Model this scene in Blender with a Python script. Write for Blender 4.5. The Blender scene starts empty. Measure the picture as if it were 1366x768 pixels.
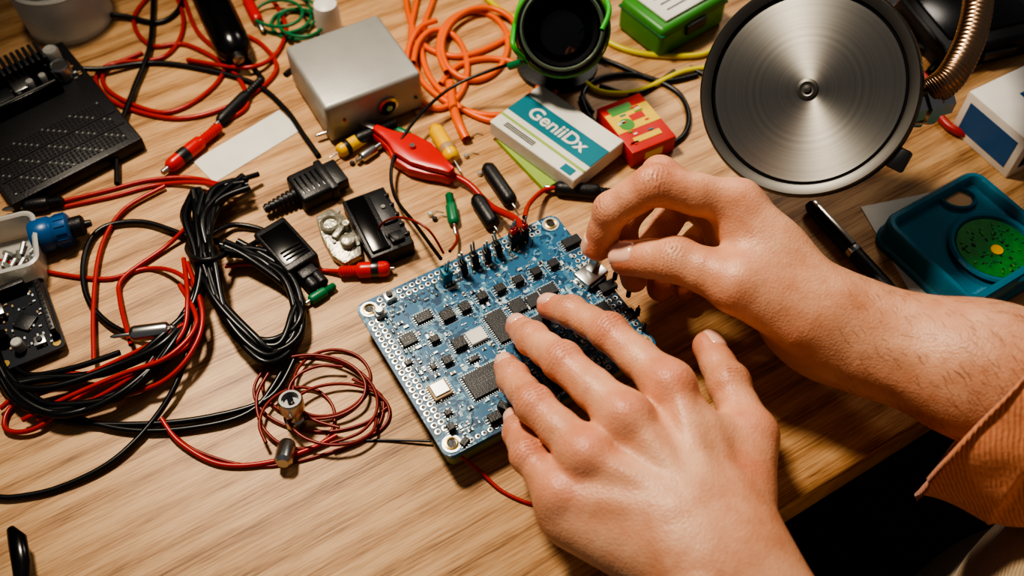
import bpy, bmesh, math, random
import numpy as np
from mathutils import Vector, Matrix, noise
random.seed(7)
R=math.radians
# ---------------------------------------------------------------- camera
FPX=35/36*1366
PIT=R(55)
CAM=Vector((0,-0.333,0.475))
FW=Vector((0,math.cos(PIT),-math.sin(PIT))); UP=Vector((0,math.sin(PIT),math.cos(PIT)))
cd=bpy.data.cameras.new("camera"); cam=bpy.data.objects.new("camera",cd)
bpy.context.scene.collection.objects.link(cam)
cam.location=CAM; cam.rotation_euler=(math.pi/2-PIT,0,0)
cd.lens=35; cd.sensor_width=36; cd.clip_start=0.01
cd.dof.use_dof=True; cd.dof.focus_distance=0.535; cd.dof.aperture_fstop=6.3
bpy.context.scene.camera=cam
def D(u,v,h=0.0):
    """photogrammetry: world point at height h above the desk for a measured photo point"""
    d=FW+Vector((1,0,0))*((u-683)/FPX)+UP*((384-v)/FPX)
    t=(h-CAM.z)/d.z
    return CAM+d*t
def rectfit(c,h):
    p=[D(u,v,h) for u,v in c]
    ctr=sum(p,Vector())/4
    x=(p[1]-p[0])+(p[2]-p[3]); y=(p[0]-p[3])+(p[1]-p[2])
    return ctr,math.atan2(x.y,x.x),x.length/2,y.length/2
# ---------------------------------------------------------------- materials
def lin(c):
    return tuple(((x/255)/12.92 if x/255<=.04045 else ((x/255+.055)/1.055)**2.4) for x in c)+(1,)
def mat(name,col,rough=.5,metal=0,var=.12,vs=60,bump=0,bs=500,trans=0,sss=0,coat=0):
    m=bpy.data.materials.new(name); m.use_nodes=True
    nt=m.node_tree; n=nt.nodes; l=nt.links; b=n["Principled BSDF"]
    tc=n.new("ShaderNodeTexCoord"); nz=n.new("ShaderNodeTexNoise"); nz.inputs["Scale"].default_value=vs; nz.inputs["Detail"].default_value=5
    l.new(tc.outputs["Object"],nz.inputs["Vector"])
    mx=n.new("ShaderNodeMix"); mx.data_type='RGBA'
    c=lin(col); mx.inputs[6].default_value=tuple(x*(1-var) for x in c[:3])+(1,); mx.inputs[7].default_value=tuple(min(1,x*(1+var)) for x in c[:3])+(1,)
    l.new(nz.outputs["Fac"],mx.inputs[0]); l.new(mx.outputs[2],b.inputs["Base Color"])
    b.inputs["Roughness"].default_value=rough; b.inputs["Metallic"].default_value=metal
    b.inputs["Transmission Weight"].default_value=trans
    b.inputs["Coat Weight"].default_value=coat
    if bump:
        n2=n.new("ShaderNodeTexNoise"); n2.inputs["Scale"].default_value=bs; n2.inputs["Detail"].default_value=4
        l.new(tc.outputs["Object"],n2.inputs["Vector"])
        bp=n.new("ShaderNodeBump"); bp.inputs["Strength"].default_value=bump; bp.inputs["Distance"].default_value=.001
        l.new(n2.outputs["Fac"],bp.inputs["Height"]); l.new(bp.outputs[0],b.inputs["Normal"])
    return m
BLK=mat("black_plastic",(28,28,31),.42,bump=.2,bs=900)
BLKG=mat("black_gloss",(15,15,17),.22)
BLKW=mat("black_wire",(18,19,22),.33)
CHIP=mat("chip_epoxy",(34,36,40),.4,bump=.2,bs=1500)
REDW=mat("red_wire",(176,36,24),.35)
DREDW=mat("dark_red_wire",(128,32,22),.38)
REDP=mat("red_plastic",(206,36,28),.32)
ORW=mat("orange_wire",(234,104,28),.4)
YELW=mat("yellow_wire",(210,196,40),.4)
GRNW=mat("green_wire",(60,170,56),.4)
YELP=mat("yellow_plastic",(232,182,24),.35)
GRNP=mat("green_plastic",(30,116,74),.4)
LGRN=mat("lime_plastic",(66,140,54),.4)
BLUP=mat("blue_plastic",(26,88,144),.35)
TEAL=mat("teal_plastic",(16,112,138),.36,var=.06,bump=.15,bs=300)
TEALC=mat("teal_connector",(26,116,140),.4)
WHT=mat("white_plastic",(225,222,214),.4)
PAPER=mat("paper",(222,220,210),.8,bump=.2,bs=200)
STEEL=mat("steel",(190,190,188),.28,1)
DSTEEL=mat("dark_steel",(96,96,96),.35,1)
BRASS=mat("bronze_metal",(172,140,112),.3,1)
GOLD=mat("gold_plate",(215,180,110),.3,1)
TIN=mat("tin_solder",(205,208,205),.35,.9)
ALU=mat("anodised_aluminium",(170,169,163),.42,.35,bump=.15,bs=1500)
GLASS=mat("lens_glass",(10,12,18),.05,coat=1)
SILK=mat("silkscreen",(204,218,222),.6)
CERAM=mat("ceramic_tan",(170,140,100),.5)
TRACE=mat("copper_trace_under_mask",(100,150,174),.4)
PCBG=mat("green_pcb",(24,120,44),.4,var=.5,vs=250)
BOXTEAL=mat("card_teal",(14,118,134),.6)
BOXGRN=mat("pad_green",(150,180,84),.6)
BOXRED=mat("card_red",(200,44,34),.5)
BOXYEL=mat("card_yellow",(226,192,60),.5)
JEAN=mat("denim",(28,34,54),.9,bump=.5,bs=900)

def wood():
    m=bpy.data.materials.new("oak_wood"); m.use_nodes=True
    nt=m.node_tree; n=nt.nodes; l=nt.links; b=n["Principled BSDF"]
    tc=n.new("ShaderNodeTexCoord")
    def nz(sc,scale,det=5,dist=0.0,rough=.5):
        mp=n.new("ShaderNodeMapping"); mp.inputs["Scale"].default_value=sc
        l.new(tc.outputs["Object"],mp.inputs[0])
        t=n.new("ShaderNodeTexNoise"); t.inputs["Scale"].default_value=scale; t.inputs["Detail"].default_value=det; t.inputs["Distortion"].default_value=dist; t.inputs["Roughness"].default_value=rough
        l.new(mp.outputs[0],t.inputs["Vector"]); return t
    a=nz((1.2,20,4),3,6,.5,.6); f=nz((7,190,6),4,6,.2,.65); g=nz((1,5,1),3,2); p=nz((22,420,22),4,3,0,.5)
    mp=n.new("ShaderNodeMapping"); mp.inputs["Scale"].default_value=(.8,8,2); l.new(tc.outputs["Object"],mp.inputs[0])
    w=n.new("ShaderNodeTexWave"); w.bands_direction='Y'; w.inputs["Scale"].default_value=2.2; w.inputs["Distortion"].default_value=6; w.inputs["Detail"].default_value=3; w.inputs["Detail Scale"].default_value=1.0
    l.new(mp.outputs[0],w.inputs["Vector"])
    def mth(op,x,y):
        k=n.new("ShaderNodeMath"); k.operation=op
        for i,q in enumerate((x,y)):
            if isinstance(q,(int,float)): k.inputs[i].default_value=q
            else: l.new(q,k.inputs[i])
        return k.outputs[0]
    s=mth('ADD',mth('MULTIPLY',a.outputs["Fac"],.28),mth('MULTIPLY',f.outputs["Fac"],.52))
    s=mth('ADD',s,mth('MULTIPLY',w.outputs["Fac"],.09))
    s=mth('ADD',s,mth('MULTIPLY',g.outputs["Fac"],.08))
    s=mth('ADD',s,mth('MULTIPLY',p.outputs["Fac"],.18))
    cr=n.new("ShaderNodeValToRGB"); l.new(s,cr.inputs[0])
    e=cr.color_ramp.elements; e[0].position=.43; e[0].color=lin((116,80,50)); e[1].position=.66; e[1].color=lin((210,170,124))
    x=e.new(.53); x.color=lin((178,134,90))
    l.new(cr.outputs[0],b.inputs["Base Color"]); b.inputs["Roughness"].default_value=.45
    bp=n.new("ShaderNodeBump"); bp.inputs["Strength"].default_value=.25; bp.inputs["Distance"].default_value=.0006
    l.new(f.outputs["Fac"],bp.inputs["Height"]); l.new(bp.outputs[0],b.inputs["Normal"])
    return m
WOOD=wood()
def pcbmat():
    m=bpy.data.materials.new("blue_solder_mask"); m.use_nodes=True
    nt=m.node_tree; n=nt.nodes; l=nt.links; b=n["Principled BSDF"]
    tc=n.new("ShaderNodeTexCoord")
    br=n.new("ShaderNodeTexVoronoi"); br.distance='MANHATTAN'; br.inputs["Scale"].default_value=420; br.feature='F1'
    l.new(tc.outputs["Object"],br.inputs["Vector"])
    v2=n.new("ShaderNodeTexVoronoi"); v2.distance='CHEBYCHEV'; v2.inputs["Scale"].default_value=150
    l.new(tc.outputs["Object"],v2.inputs["Vector"])
    cr=n.new("ShaderNodeValToRGB"); l.new(br.outputs["Color"],cr.inputs[0])
    cr.color_ramp.interpolation='CONSTANT'
    e=cr.color_ramp.elements; e[0].position=0; e[0].color=lin((26,72,104)); e[1].position=.43; e[1].color=lin((52,110,142))
    x=e.new(.70); x.color=lin((98,150,174)); x=e.new(.84); x.color=lin((178,204,212))
    cr2=n.new("ShaderNodeValToRGB"); l.new(v2.outputs["Color"],cr2.inputs[0]); cr2.color_ramp.interpolation='CONSTANT'
    e=cr2.color_ramp.elements; e[0].position=0; e[0].color=(0,0,0,1); e[1].position=.38; e[1].color=(1,1,1,1)
    mx=n.new("ShaderNodeMix"); mx.data_type='RGBA'; mx.inputs[6].default_value=lin((44,102,138)); l.new(cr.outputs[0],mx.inputs[7]); l.new(cr2.outputs[0],mx.inputs[0])
    l.new(mx.outputs[2],b.inputs["Base Color"]); b.inputs["Roughness"].default_value=.33
    return m
PCB=pcbmat()
def skinmat():
    m=bpy.data.materials.new("skin"); m.use_nodes=True
    nt=m.node_tree; n=nt.nodes; l=nt.links; b=n["Principled BSDF"]
    tc=n.new("ShaderNodeTexCoord")
    nz=n.new("ShaderNodeTexNoise"); nz.inputs["Scale"].default_value=45; nz.inputs["Detail"].default_value=7; nz.inputs["Roughness"].default_value=.65; l.new(tc.outputs["Object"],nz.inputs["Vector"])
    cr=n.new("ShaderNodeValToRGB"); l.new(nz.outputs["Fac"],cr.inputs[0])
    e=cr.color_ramp.elements; e[0].position=.3; e[0].color=lin((206,142,108)); e[1].position=.7; e[1].color=lin((234,182,148))
    at=n.new("ShaderNodeAttribute"); at.attribute_name="red"
    m2=n.new("ShaderNodeMix"); m2.data_type='RGBA'; l.new(at.outputs["Fac"],m2.inputs[0]); l.new(cr.outputs[0],m2.inputs[6]); m2.inputs[7].default_value=lin((212,110,84))
    ac=n.new("ShaderNodeAttribute"); ac.attribute_name="crease"
    mc=n.new("ShaderNodeMath"); mc.operation='MULTIPLY'; mc.inputs[1].default_value=.65; l.new(ac.outputs["Fac"],mc.inputs[0])
    m3=n.new("ShaderNodeMix"); m3.data_type='RGBA'; l.new(mc.outputs[0],m3.inputs[0]); l.new(m2.outputs[2],m3.inputs[6]); m3.inputs[7].default_value=lin((136,72,52))
    l.new(m3.outputs[2],b.inputs["Base Color"]); b.inputs["Roughness"].default_value=.45
    b.inputs["Subsurface Weight"].default_value=.15; b.inputs["Subsurface Radius"].default_value=(1,.35,.2); b.inputs["Subsurface Scale"].default_value=.0025
    vo=n.new("ShaderNodeTexVoronoi"); vo.inputs["Scale"].default_value=800; l.new(tc.outputs["Object"],vo.inputs["Vector"])
    vm=n.new("ShaderNodeMath"); vm.operation='MULTIPLY'; vm.inputs[1].default_value=.45; l.new(vo.outputs["Distance"],vm.inputs[0])
    n3=n.new("ShaderNodeTexNoise"); n3.inputs["Scale"].default_value=300; n3.inputs["Detail"].default_value=5; l.new(tc.outputs["Object"],n3.inputs["Vector"])
    nm=n.new("ShaderNodeMath"); nm.operation='MULTIPLY'; nm.inputs[1].default_value=.45; l.new(n3.outputs["Fac"],nm.inputs[0])
    ad=n.new("ShaderNodeMath"); ad.operation='ADD'; l.new(vm.outputs[0],ad.inputs[0]); l.new(nm.outputs[0],ad.inputs[1])
    sb=n.new("ShaderNodeMath"); sb.operation='SUBTRACT'; l.new(ad.outputs[0],sb.inputs[0]); l.new(ac.outputs["Fac"],sb.inputs[1])
    bp=n.new("ShaderNodeBump"); bp.inputs["Strength"].default_value=.45; bp.inputs["Distance"].default_value=.0008; l.new(sb.outputs[0],bp.inputs["Height"]); l.new(bp.outputs[0],b.inputs["Normal"])
    return m
SKIN=skinmat()
NAIL=mat("fingernail",(240,192,168),.24,var=.04,coat=.4)
def knitmat(name,c1,c2):
    m=bpy.data.materials.new(name); m.use_nodes=True
    nt=m.node_tree; n=nt.nodes; l=nt.links; b=n["Principled BSDF"]
    tc=n.new("ShaderNodeTexCoord")
    w=n.new("ShaderNodeTexNoise"); w.inputs["Scale"].default_value=420; l.new(tc.outputs["Object"],w.inputs["Vector"])
    mp=n.new("ShaderNodeMapping"); mp.inputs["Rotation"].default_value=(.3,.5,.6); l.new(tc.outputs["Object"],mp.inputs[0])
    wv=n.new("ShaderNodeTexWave"); wv.inputs["Scale"].default_value=150; wv.inputs["Distortion"].default_value=2.5; l.new(mp.outputs[0],wv.inputs["Vector"])
    mx=n.new("ShaderNodeMix"); mx.data_type='RGBA'; mx.inputs[6].default_value=lin(c1); mx.inputs[7].default_value=lin(c2); l.new(w.outputs["Fac"],mx.inputs[0])
    l.new(mx.outputs[2],b.inputs["Base Color"]); b.inputs["Roughness"].default_value=.95; b.inputs["Sheen Weight"].default_value=.3
    ad=n.new("ShaderNodeMath"); l.new(w.outputs["Fac"],ad.inputs[0]); l.new(wv.outputs["Fac"],ad.inputs[1])
    bp=n.new("ShaderNodeBump"); bp.inputs["Strength"].default_value=.5; bp.inputs["Distance"].default_value=.001; l.new(ad.outputs[0],bp.inputs["Height"]); l.new(bp.outputs[0],b.inputs["Normal"])
    return m
KNIT=knitmat("peach_knit",(196,118,80),(226,158,116))
BEIGE=knitmat("beige_knit",(196,168,130),(214,188,150))
# ---------------------------------------------------------------- mesh builder
def link(o,parent=None):
    bpy.context.scene.collection.objects.link(o)
    if parent: o.parent=parent
    return o
def empty(name,loc=(0,0,0)):
    e=bpy.data.objects.new(name,None); e.empty_display_size=.02; link(e); return e
def T(x=0,y=0,z=0): return Matrix.Translation((x,y,z))
def RZ(a): return Matrix.Rotation(a,4,'Z')
def RX(a): return Matrix.Rotation(a,4,'X')
def RY(a): return Matrix.Rotation(a,4,'Y')
class B:
    def __init__(s,name): s.name=name; s.V=[]; s.Fc=[]; s.mi=[]; s.mats=[]
    def m(s,mt):
        if mt not in s.mats: s.mats.append(mt)
        return s.mats.index(mt)
    def raw(s,vs,fs,mt,M=None):
        o=len(s.V); k=s.m(mt)
        s.V+= [tuple(M@Vector(v)) if M else tuple(v) for v in vs]
        s.Fc+=[tuple(i+o for i in f) for f in fs]; s.mi+=[k]*len(fs)
    def box(s,sx,sy,sz,mt,M=None,bev=0,seg=2):
        """box with base at z=0"""
        M=M or Matrix()
        if bev<=0:
            x,y=sx/2,sy/2
            vs=[(-x,-y,0),(x,-y,0),(x,y,0),(-x,y,0),(-x,-y,sz),(x,-y,sz),(x,y,sz),(-x,y,sz)]
            s.raw(vs,[(3,2,1,0),(4,5,6,7),(0,1,5,4),(1,2,6,5),(2,3,7,6),(3,0,4,7)],mt,M); return s
        bm=bmesh.new(); bmesh.ops.create_cube(bm,size=1)
        for v in bm.verts: v.co=Vector((v.co.x*sx,v.co.y*sy,(v.co.z+.5)*sz))
        bmesh.ops.bevel(bm,geom=bm.edges[:],offset=min(bev,.49*min(sx,sy,sz)),segments=seg,affect='EDGES',profile=.5)
        bm.verts.index_update()
        s.raw([v.co for v in bm.verts],[[v.index for v in f.verts] for f in bm.faces],mt,M); bm.free(); return s
    def lathe(s,prof,mt,M=None,n=28,cap=True):
        vs=[];fs=[]
        for r,z in prof:
            for i in range(n):
                a=2*math.pi*i/n; vs.append((r*math.cos(a),r*math.sin(a),z))
        for j in range(len(prof)-1):
            for i in range(n):
                k=(i+1)%n; fs.append((j*n+i,j*n+k,(j+1)*n+k,(j+1)*n+i))
        if cap and prof[0][0]>1e-7: fs.append(tuple(reversed(range(n))))
        if cap and prof[-1][0]>1e-7: fs.append(tuple((len(prof)-1)*n+i for i in range(n)))
        s.raw(vs,fs,mt,M); return s
    def cyl(s,r,h,mt,M=None,n=24,ch=.0):
        if ch: return s.lathe([(r-ch,0),(r,ch),(r,h-ch),(r-ch,h)],mt,M,n)
        return s.lathe([(r,0),(r,h)],mt,M,n)
    def prism(s,pts,z0,z1,mt,M=None,bev=0):
        bm=bmesh.new(); vv=[bm.verts.new((x,y,z0)) for x,y in pts]; f=bm.faces.new(vv)
        g=bmesh.ops.extrude_face_region(bm,geom=[f]); 
        for v in g['geom']:
            if isinstance(v,bmesh.types.BMVert): v.co.z=z1
        bmesh.ops.recalc_face_normals(bm,faces=bm.faces[:])
        if bev: bmesh.ops.bevel(bm,geom=bm.edges[:],offset=bev,segments=2,affect='EDGES',profile=.5)
        bm.verts.index_update()
        s.raw([v.co for v in bm.verts],[[v.index for v in f.verts] for f in bm.faces],mt,M); bm.free(); return s
    def tube(s,pts,rad,mt,M=None,n=12,sq=1.0):
        vs,fs=sweep(pts,rad,n,sq); s.raw(vs,fs,mt,M); return s
    def obj(s,M=None,parent=None,smooth=40):
        me=bpy.data.meshes.new(s.name); me.from_pydata(s.V,[],s.Fc)
        for mt in s.mats: me.materials.append(mt)
        me.polygons.foreach_set("material_index",s.mi); me.polygons.foreach_set("use_smooth",[True]*len(s.Fc))
        me.set_sharp_from_angle(angle=R(smooth)); me.update()
        o=bpy.data.objects.new(s.name,me); link(o,parent)
        if M: o.matrix_world=M
        return o
def adopt(o,p):
    bpy.context.view_layer.update()
    o.parent=p; o.matrix_parent_inverse=p.matrix_world.inverted()
def crom(P,n=8,closed=False):
    P=[Vector(p) for p in P]; out=[]
    N=len(P)
    rg=range(N if closed else N-1)
    for i in rg:
        if closed: a,b,c,d=P[(i-1)%N],P[i],P[(i+1)%N],P[(i+2)%N]
        else: a,b,c,d=P[max(i-1,0)],P[i],P[i+1],P[min(i+2,N-1)]
        for k in range(n):
            t=k/n
            out.append(.5*((2*b)+(c-a)*t+(2*a-5*b+4*c-d)*t*t+(3*b-a-3*c+d)*t**3))
    if not closed: out.append(P[-1])
    return out
def sweep(pts,rad,n=12,sq=1.0):
    P=[Vector(p) for p in pts]; vs=[];fs=[]
    t0=(P[1]-P[0]).normalized(); u=t0.orthogonal().normalized()
    if abs(t0.z)<.9: u=(Vector((0,0,1))-t0*t0.z).normalized()
    for i,p in enumerate(P):
        t=(P[min(i+1,len(P)-1)]-P[max(i-1,0)]).normalized()
        u=(u-t*u.dot(t)).normalized(); w=t.cross(u)
        r=rad[i] if isinstance(rad,(list,tuple)) else rad
        for k in range(n):
            a=2*math.pi*k/n; vs.append(p+u*math.sin(a)*r*sq+w*math.cos(a)*r)
    for i in range(len(P)-1):
        for k in range(n):
            q=(k+1)%n; fs.append((i*n+k,(i+1)*n+k,(i+1)*n+q,i*n+q))
    fs.append(tuple(range(n))); fs.append(tuple(reversed([(len(P)-1)*n+k for k in range(n)])))
    return vs,fs
def cable(name,paths,r,mt,parent=None,raww=False,closed=False):
    cu=bpy.data.curves.new(name,'CURVE'); cu.dimensions='3D'; cu.bevel_depth=r; cu.bevel_resolution=2; cu.materials.append(mt)
    for pa in paths:
        P=pa if raww else [D(*(list(q)+[r] if len(q)==2 else q)) for q in pa]
        P=[Vector((p[0],p[1],max(p[2],r))) for p in P] if not raww else P
        Q=crom(P,8,closed)
        sp=cu.splines.new('POLY'); sp.points.add(len(Q)-1)
        for i,q in enumerate(Q): sp.points[i].co=(q[0],q[1],max(q[2],r),1)
        sp.use_cyclic_u=closed
    o=bpy.data.objects.new(name,cu); link(o,parent); return o
def coil(cu,cv,ru,rv,turns,h=.004,wob=.25,seed=0,n=12,ang=0):
    """smooth hand-wound loops of loose wire"""
    rr=random.Random(seed); out=[]; p=[rr.uniform(0,6.28) for _ in range(6)]
    for i in range(int(turns*n)+1):
        a=2*math.pi*i/n+p[5]; k=1+wob*math.sin(a*.41+p[0])+.35*wob*math.sin(a*1.63+p[1])
        x=ru*k*math.cos(a)+ru*wob*.8*math.sin(a*.29+p[2]); y=rv*k*math.sin(a)+rv*wob*.8*math.sin(a*.23+p[3])
        out.append((cu+x*math.cos(ang)-y*math.sin(ang),cv+x*math.sin(ang)+y*math.cos(ang),h*(1+.8*math.sin(a*.7+p[4]))))
    return out
def span(p,q,h):
    a=D(p[0],p[1],h); b=D(q[0],q[1],h); d=b-a
    return T(*a)@RZ(math.atan2(d.y,d.x)),d.length
XL=Matrix(((0,0,1,0),(0,1,0,0),(-1,0,0,0),(0,0,0,1)))
# ================================================================ ROOM
YAW=R(31)
DK=T(.167,-.119,0)@RZ(YAW)
desk=B("desk"); 
desk.box(2.0,.8,.03,WOOD,T(-.3,.4,-.03),.003,3)
for x in (-1.25,.65):
    for y in (.05,.75): desk.box(.05,.05,.71,WOOD,T(x,y,-.74),.003)
desk.obj(DK)
FLR=mat("dark_floor",(30,26,24),.7,bump=.3,bs=30)
WALL=mat("wall_paint",(70,66,62),.9,bump=.2,bs=200)
B("floor").box(4,4,.02,FLR,T(0,0,-.76)).obj()
B("wall_back").box(4,.05,2.6,WALL,T(-.3,1.2,-.74)).obj(DK)
# ================================================================ CIRCUIT BOARD
bc,byaw,bw,bh=rectfit([(472,405),(748,284),(870,462),(597,617)],.020)
BZ=.020
BMx=T(bc.x,bc.y,0)@RZ(byaw)
BI=BMx.inverted()
def bl(u,v,h=BZ):
    p=BI@D(u,v,h); return p.x,p.y
board=empty("circuit_board")
pb=B("board_substrate")
def rrect(w,h,r,n=5):
    out=[]
    for cx,cy,a0 in ((w/2-r,h/2-r,0),(-w/2+r,h/2-r,90),(-w/2+r,-h/2+r,180),(w/2-r,-h/2+r,270)):
        for i in range(n+1):
            a=R(a0+90*i/n); out.append((cx+r*math.cos(a),cy+r*math.sin(a)))
    return out
pb.prism(rrect(bw,bh,.005),BZ-.0018,BZ,PCB)
EDGE=mat("board_carrier",(160,170,110),.5)
pb.prism(rrect(bw-.003,bh-.003,.004),BZ-.0085,BZ-.0024,mat("pale_teal_edge",(70,134,150),.4),bev=.0008)
pb.prism(rrect(bw-.006,bh-.006,.004),.001,BZ-.0085,EDGE,bev=.001)
pb.obj(BMx,board)
cp=B("board_components")
for sx in (-1,1):
    for sy in (-1,1):
        M=T(sx*(bw/2-.0062),sy*(bh/2-.0062),BZ)
        cp.lathe([(.0050,0),(.0050,.0005),(.0024,.0005),(.0024,.0001)],TIN,M,24); cp.cyl(.0024,.0006,BLK,M,16)
        cp.lathe([(.0037,.0004),(.0035,.001),(.0026,.0012),(.0025,.0003)],GOLD,M,24,cap=False)
placed=[]
def free(x,y,r):
    return all(abs(x-a)>r+b or abs(y-c)>r+d for a,c,b,d in placed)
def chip(u,v,sx,sy,sz=.0016,mt=CHIP,legs=True,rot=0,b=.0003):
    x,y=bl(u,v); placed.append((x,y,sx/2+.001,sy/2+.001))
    M=T(x,y,BZ+.0003)@RZ(rot)
    cp.box(sx,sy,sz,mt,M,b,1)
    if mt is CHIP:
        cp.cyl(.0004,.00005,SILK,M@T(-sx/2+.0012,sy/2-.0012,sz),10)
        if sx>.007:
            for q in range(3):
                for w_ in range(int(sx/.0022)): 
                    if random.random()<.8: cp.box(random.uniform(.0005,.0016),.00035,.00004,DSTEEL,M@T(-sx*.32+w_*.0018,sy*.15-q*.0015,sz))
    if legs:
        nx=max(2,int(sx/.0013)); 
        for i in range(nx):
            for s in (-1,1): cp.box(.0005,.0014,.0005,TIN,M@T(-sx/2+sx*(i+.5)/nx,s*(sy/2+.0004),-.0003))
        ny=max(2,int(sy/.0013))
        for i in range(ny):
            for s in (-1,1): cp.box(.0014,.0005,.0005,TIN,M@T(s*(sx/2+.0004),-sy/2+sy*(i+.5)/ny,-.0003))
chip(648,508,.021,.0155); chip(668,436,.011,.020); chip(690,410,.009,.009,.0018); chip(712,402,.0085,.008); chip(731,389,.010,.007)
chip(762,325,.011,.006,.003,BLK); chip(752,505,.016,.012)
for u,v in ((738,355),(715,366),(691,377),(667,388),(643,399)): chip(u,v,.0058,.005,.0038,BLK)
chip(620,412,.006,.006,.003,BLK); chip(597,423,.0075,.0065,.0032,BLK); chip(565,424,.0095,.006); chip(545,454,.0085,.0075)
chip(580,455,.005,.004,.003,BLK); chip(613,461,.0075,.0065,.0035,BLK); chip(597,483,.005,.005,.003,BLK)
chip(636,450,.010,.0085,.0022,WHT); chip(587,522,.0105,.010,.0022,CERAM); chip(587,521,.0085,.008,.003,TIN,False)
chip(602,573,.004,.004,.004,BLK); chip(598,552,.004,.003,.002,BLK); chip(620,590,.005,.0035,.0015,BLK,rot=.4); chip(660,560,.007,.005,.004,BLK)
chip(672,548,.004,.006,.006,BLK,rot=.5); chip(545,485,.004,.003); chip(632,480,.006,.003); chip(578,490,.003,.004)
chip(800,420,.014,.012); chip(830,440,.008,.008,.002); chip(810,385,.010,.006,.003,BLK); chip(840,420,.006,.006)
chip(720,430,.010,.008)
x,y=bl(507,420); cp.box(.006,.006,.004,ALU,T(x,y,BZ),.0006); cp.cyl(.0024,.006,TIN,T(x,y,BZ),16,.0004); placed.append((x,y,.004,.004))
for u,v in ((520,398),(840,455)):
    x,y=bl(u,v); cp.box(.006,.006,.0035,TIN,T(x,y,BZ),.0004); cp.cyl(.0017,.005,BLK,T(x,y,BZ),16); placed.append((x,y,.004,.004))
def pad(x,y,r=.0014):
    cp.lathe([(r,0),(r,.0004),(r*.6,.00045),(r*.55,.0001)],TIN,T(x,y,BZ),14,cap=False)
    cp.cyl(r*.56,.00012,BLK,T(x,y,BZ+.00005),10)
PT=.0040
for row in range(2):
    i=0
    while -bw/2+.014+i*PT<bw/2-.014: pad(-bw/2+.014+i*PT,bh/2-.0034-row*PT,.0016); i+=1
    i=0
    while bh/2-.015-i*PT>-bh/2+.013: pad(-bw/2+.0034+row*PT,bh/2-.015-i*PT,.0017); i+=1
    for i in range(16): pad(bw/2-.003-row*PT,-bh/2+.014+i*PT)
for i in range(24): pad(-bw/2+.016+i*.0036,-bh/2+.003)
for i in range(120):
    side=random.random()
    if side<.6: x,y=random.uniform(-bw/2+.014,bw/2-.03),bh/2-.0112-random.choice((0,.0027,.0054))
    else: x,y=-bw/2+.0108+random.choice((0,.0024)),random.uniform(-bh/2+.012,bh/2-.012)
    cp.lathe([(.001,0),(.0008,.0008),(.0003,.0014)],TIN,T(x,y,BZ),8)
placed.append((0,bh/2-.010,bw/2,.010))
for i in range(420):
    x=random.uniform(-bw/2+.012,bw/2-.006); y=random.uniform(-bh/2+.006,bh/2-.018)
    if not free(x,y,.0009): continue
    a=random.choice((0,math.pi/2)); M=T(x,y,BZ)@RZ(a); L=random.choice((.0012,.0016,.002,.0026))
    k=random.random(); mt=CHIP if k<.45 else CERAM if k<.6 else SILK if k<.75 else TIN
    cp.box(L*.6,L*.55,L*.35,mt,M); cp.box(L*.25,L*.57,L*.36,TIN,M@T(L*.42)); cp.box(L*.25,L*.57,L*.36,TIN,M@T(-L*.42))
for i in range(260):
    x=random.uniform(-bw/2+.012,bw/2-.006); y=random.uniform(-bh/2+.006,bh/2-.014)
    a=random.choice((0,math.pi/2,math.pi/4)); L=random.uniform(.003,.012)
    for k in range(random.choice((1,2,4))):
        if free(x+k*.0006,y+k*.0006,L/4): cp.box(L,.00022,.00006,TRACE,T(x+k*.0006,y+k*.0006,BZ)@RZ(a))
for i in range(360):
    x=random.uniform(-bw/2+.012,bw/2-.006); y=random.uniform(-bh/2+.006,bh/2-.014)
    if free(x,y,.001):
        L=random.uniform(.001,.003); cp.box(L,.0003,.00007,SILK,T(x,y,BZ)@RZ(random.choice((0,math.pi/2))))
for a,c,b,d in placed[:-1]:
    for s in (-1,1):
        cp.box(2*b+.001,.0002,.00008,SILK,T(a,c+s*(d+.0006),BZ)); cp.box(.0002,2*d+.001,.00008,SILK,T(a+s*(b+.0006),c,BZ))
cp.obj(BMx,board)
hd=B("pin_headers")
for i,(u,v,mt) in enumerate([(594,376,TEALC),(619,364,BLK),(634,356,BLK),(650,348,BLK),(666,340,BLK),(684,330,BLK),(691,326,BLK),(699,322,BLK)]):
    x,y=bl(u,v); tilt=RX(random.uniform(-.12,.12))@RY(random.uniform(-.12,.12)); M=T(x,y,BZ)@tilt
    k=1.6 if mt is TEALC else 1.2
    hd.box(.0034*k,.0036*k,.0115,mt,M,.0005); 
    if i>4: hd.box(.003,.003,.004,REDP,M@T(0,0,.0115),.0004)
    hd.cyl(.0006,.0205,STEEL,M@T(.0006,0,0),8); hd.cyl(.0006,.0185,STEEL,M@T(-.0009,.0005,0),8)
for i in range(14):
    x,y=bl(575+i*10,380-i*4.5); hd.cyl(.0004,.005,GOLD,T(x+.001,y-.003,BZ),6)
x,y=bl(788,370); 
hd.box(.016,.012,.0055,STEEL,T(x,y,BZ)@RZ(.2),.0008); hd.box(.012,.004,.003,BLK,T(x,y-.0055,BZ+.001)@RZ(.2)); 
for k in range(4): hd.box(.0012,.006,.001,TIN,T(x-.006+k*.004,y+.008,BZ)@RZ(.2))
hd.box(.008,.005,.018,STEEL,T(x+.003,y+.003,BZ+.004)@RZ(.3)@RX(.2),.0006)
for u,v in ((820,372),(838,395),(850,420),(858,440)):
    x,y=bl(u,v); hd.cyl(.0014,.006,BLK,T(x,y,BZ),12,.0003); hd.cyl(.0005,.009,GOLD,T(x,y,BZ),8)
hd.obj(BMx,board)
cable("red_jumper",[[(592,338,.034),(570,305,.045),(535,290,.04),(508,300,.02),(505,325,.003),(512,345,.002)]],.0007,DREDW,board)
cable("red_lead_under_board",[[(610,605,.012),(640,628,.003),(670,655,.001),(710,672),(735,668)]],.0010,REDW,board)
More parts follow.
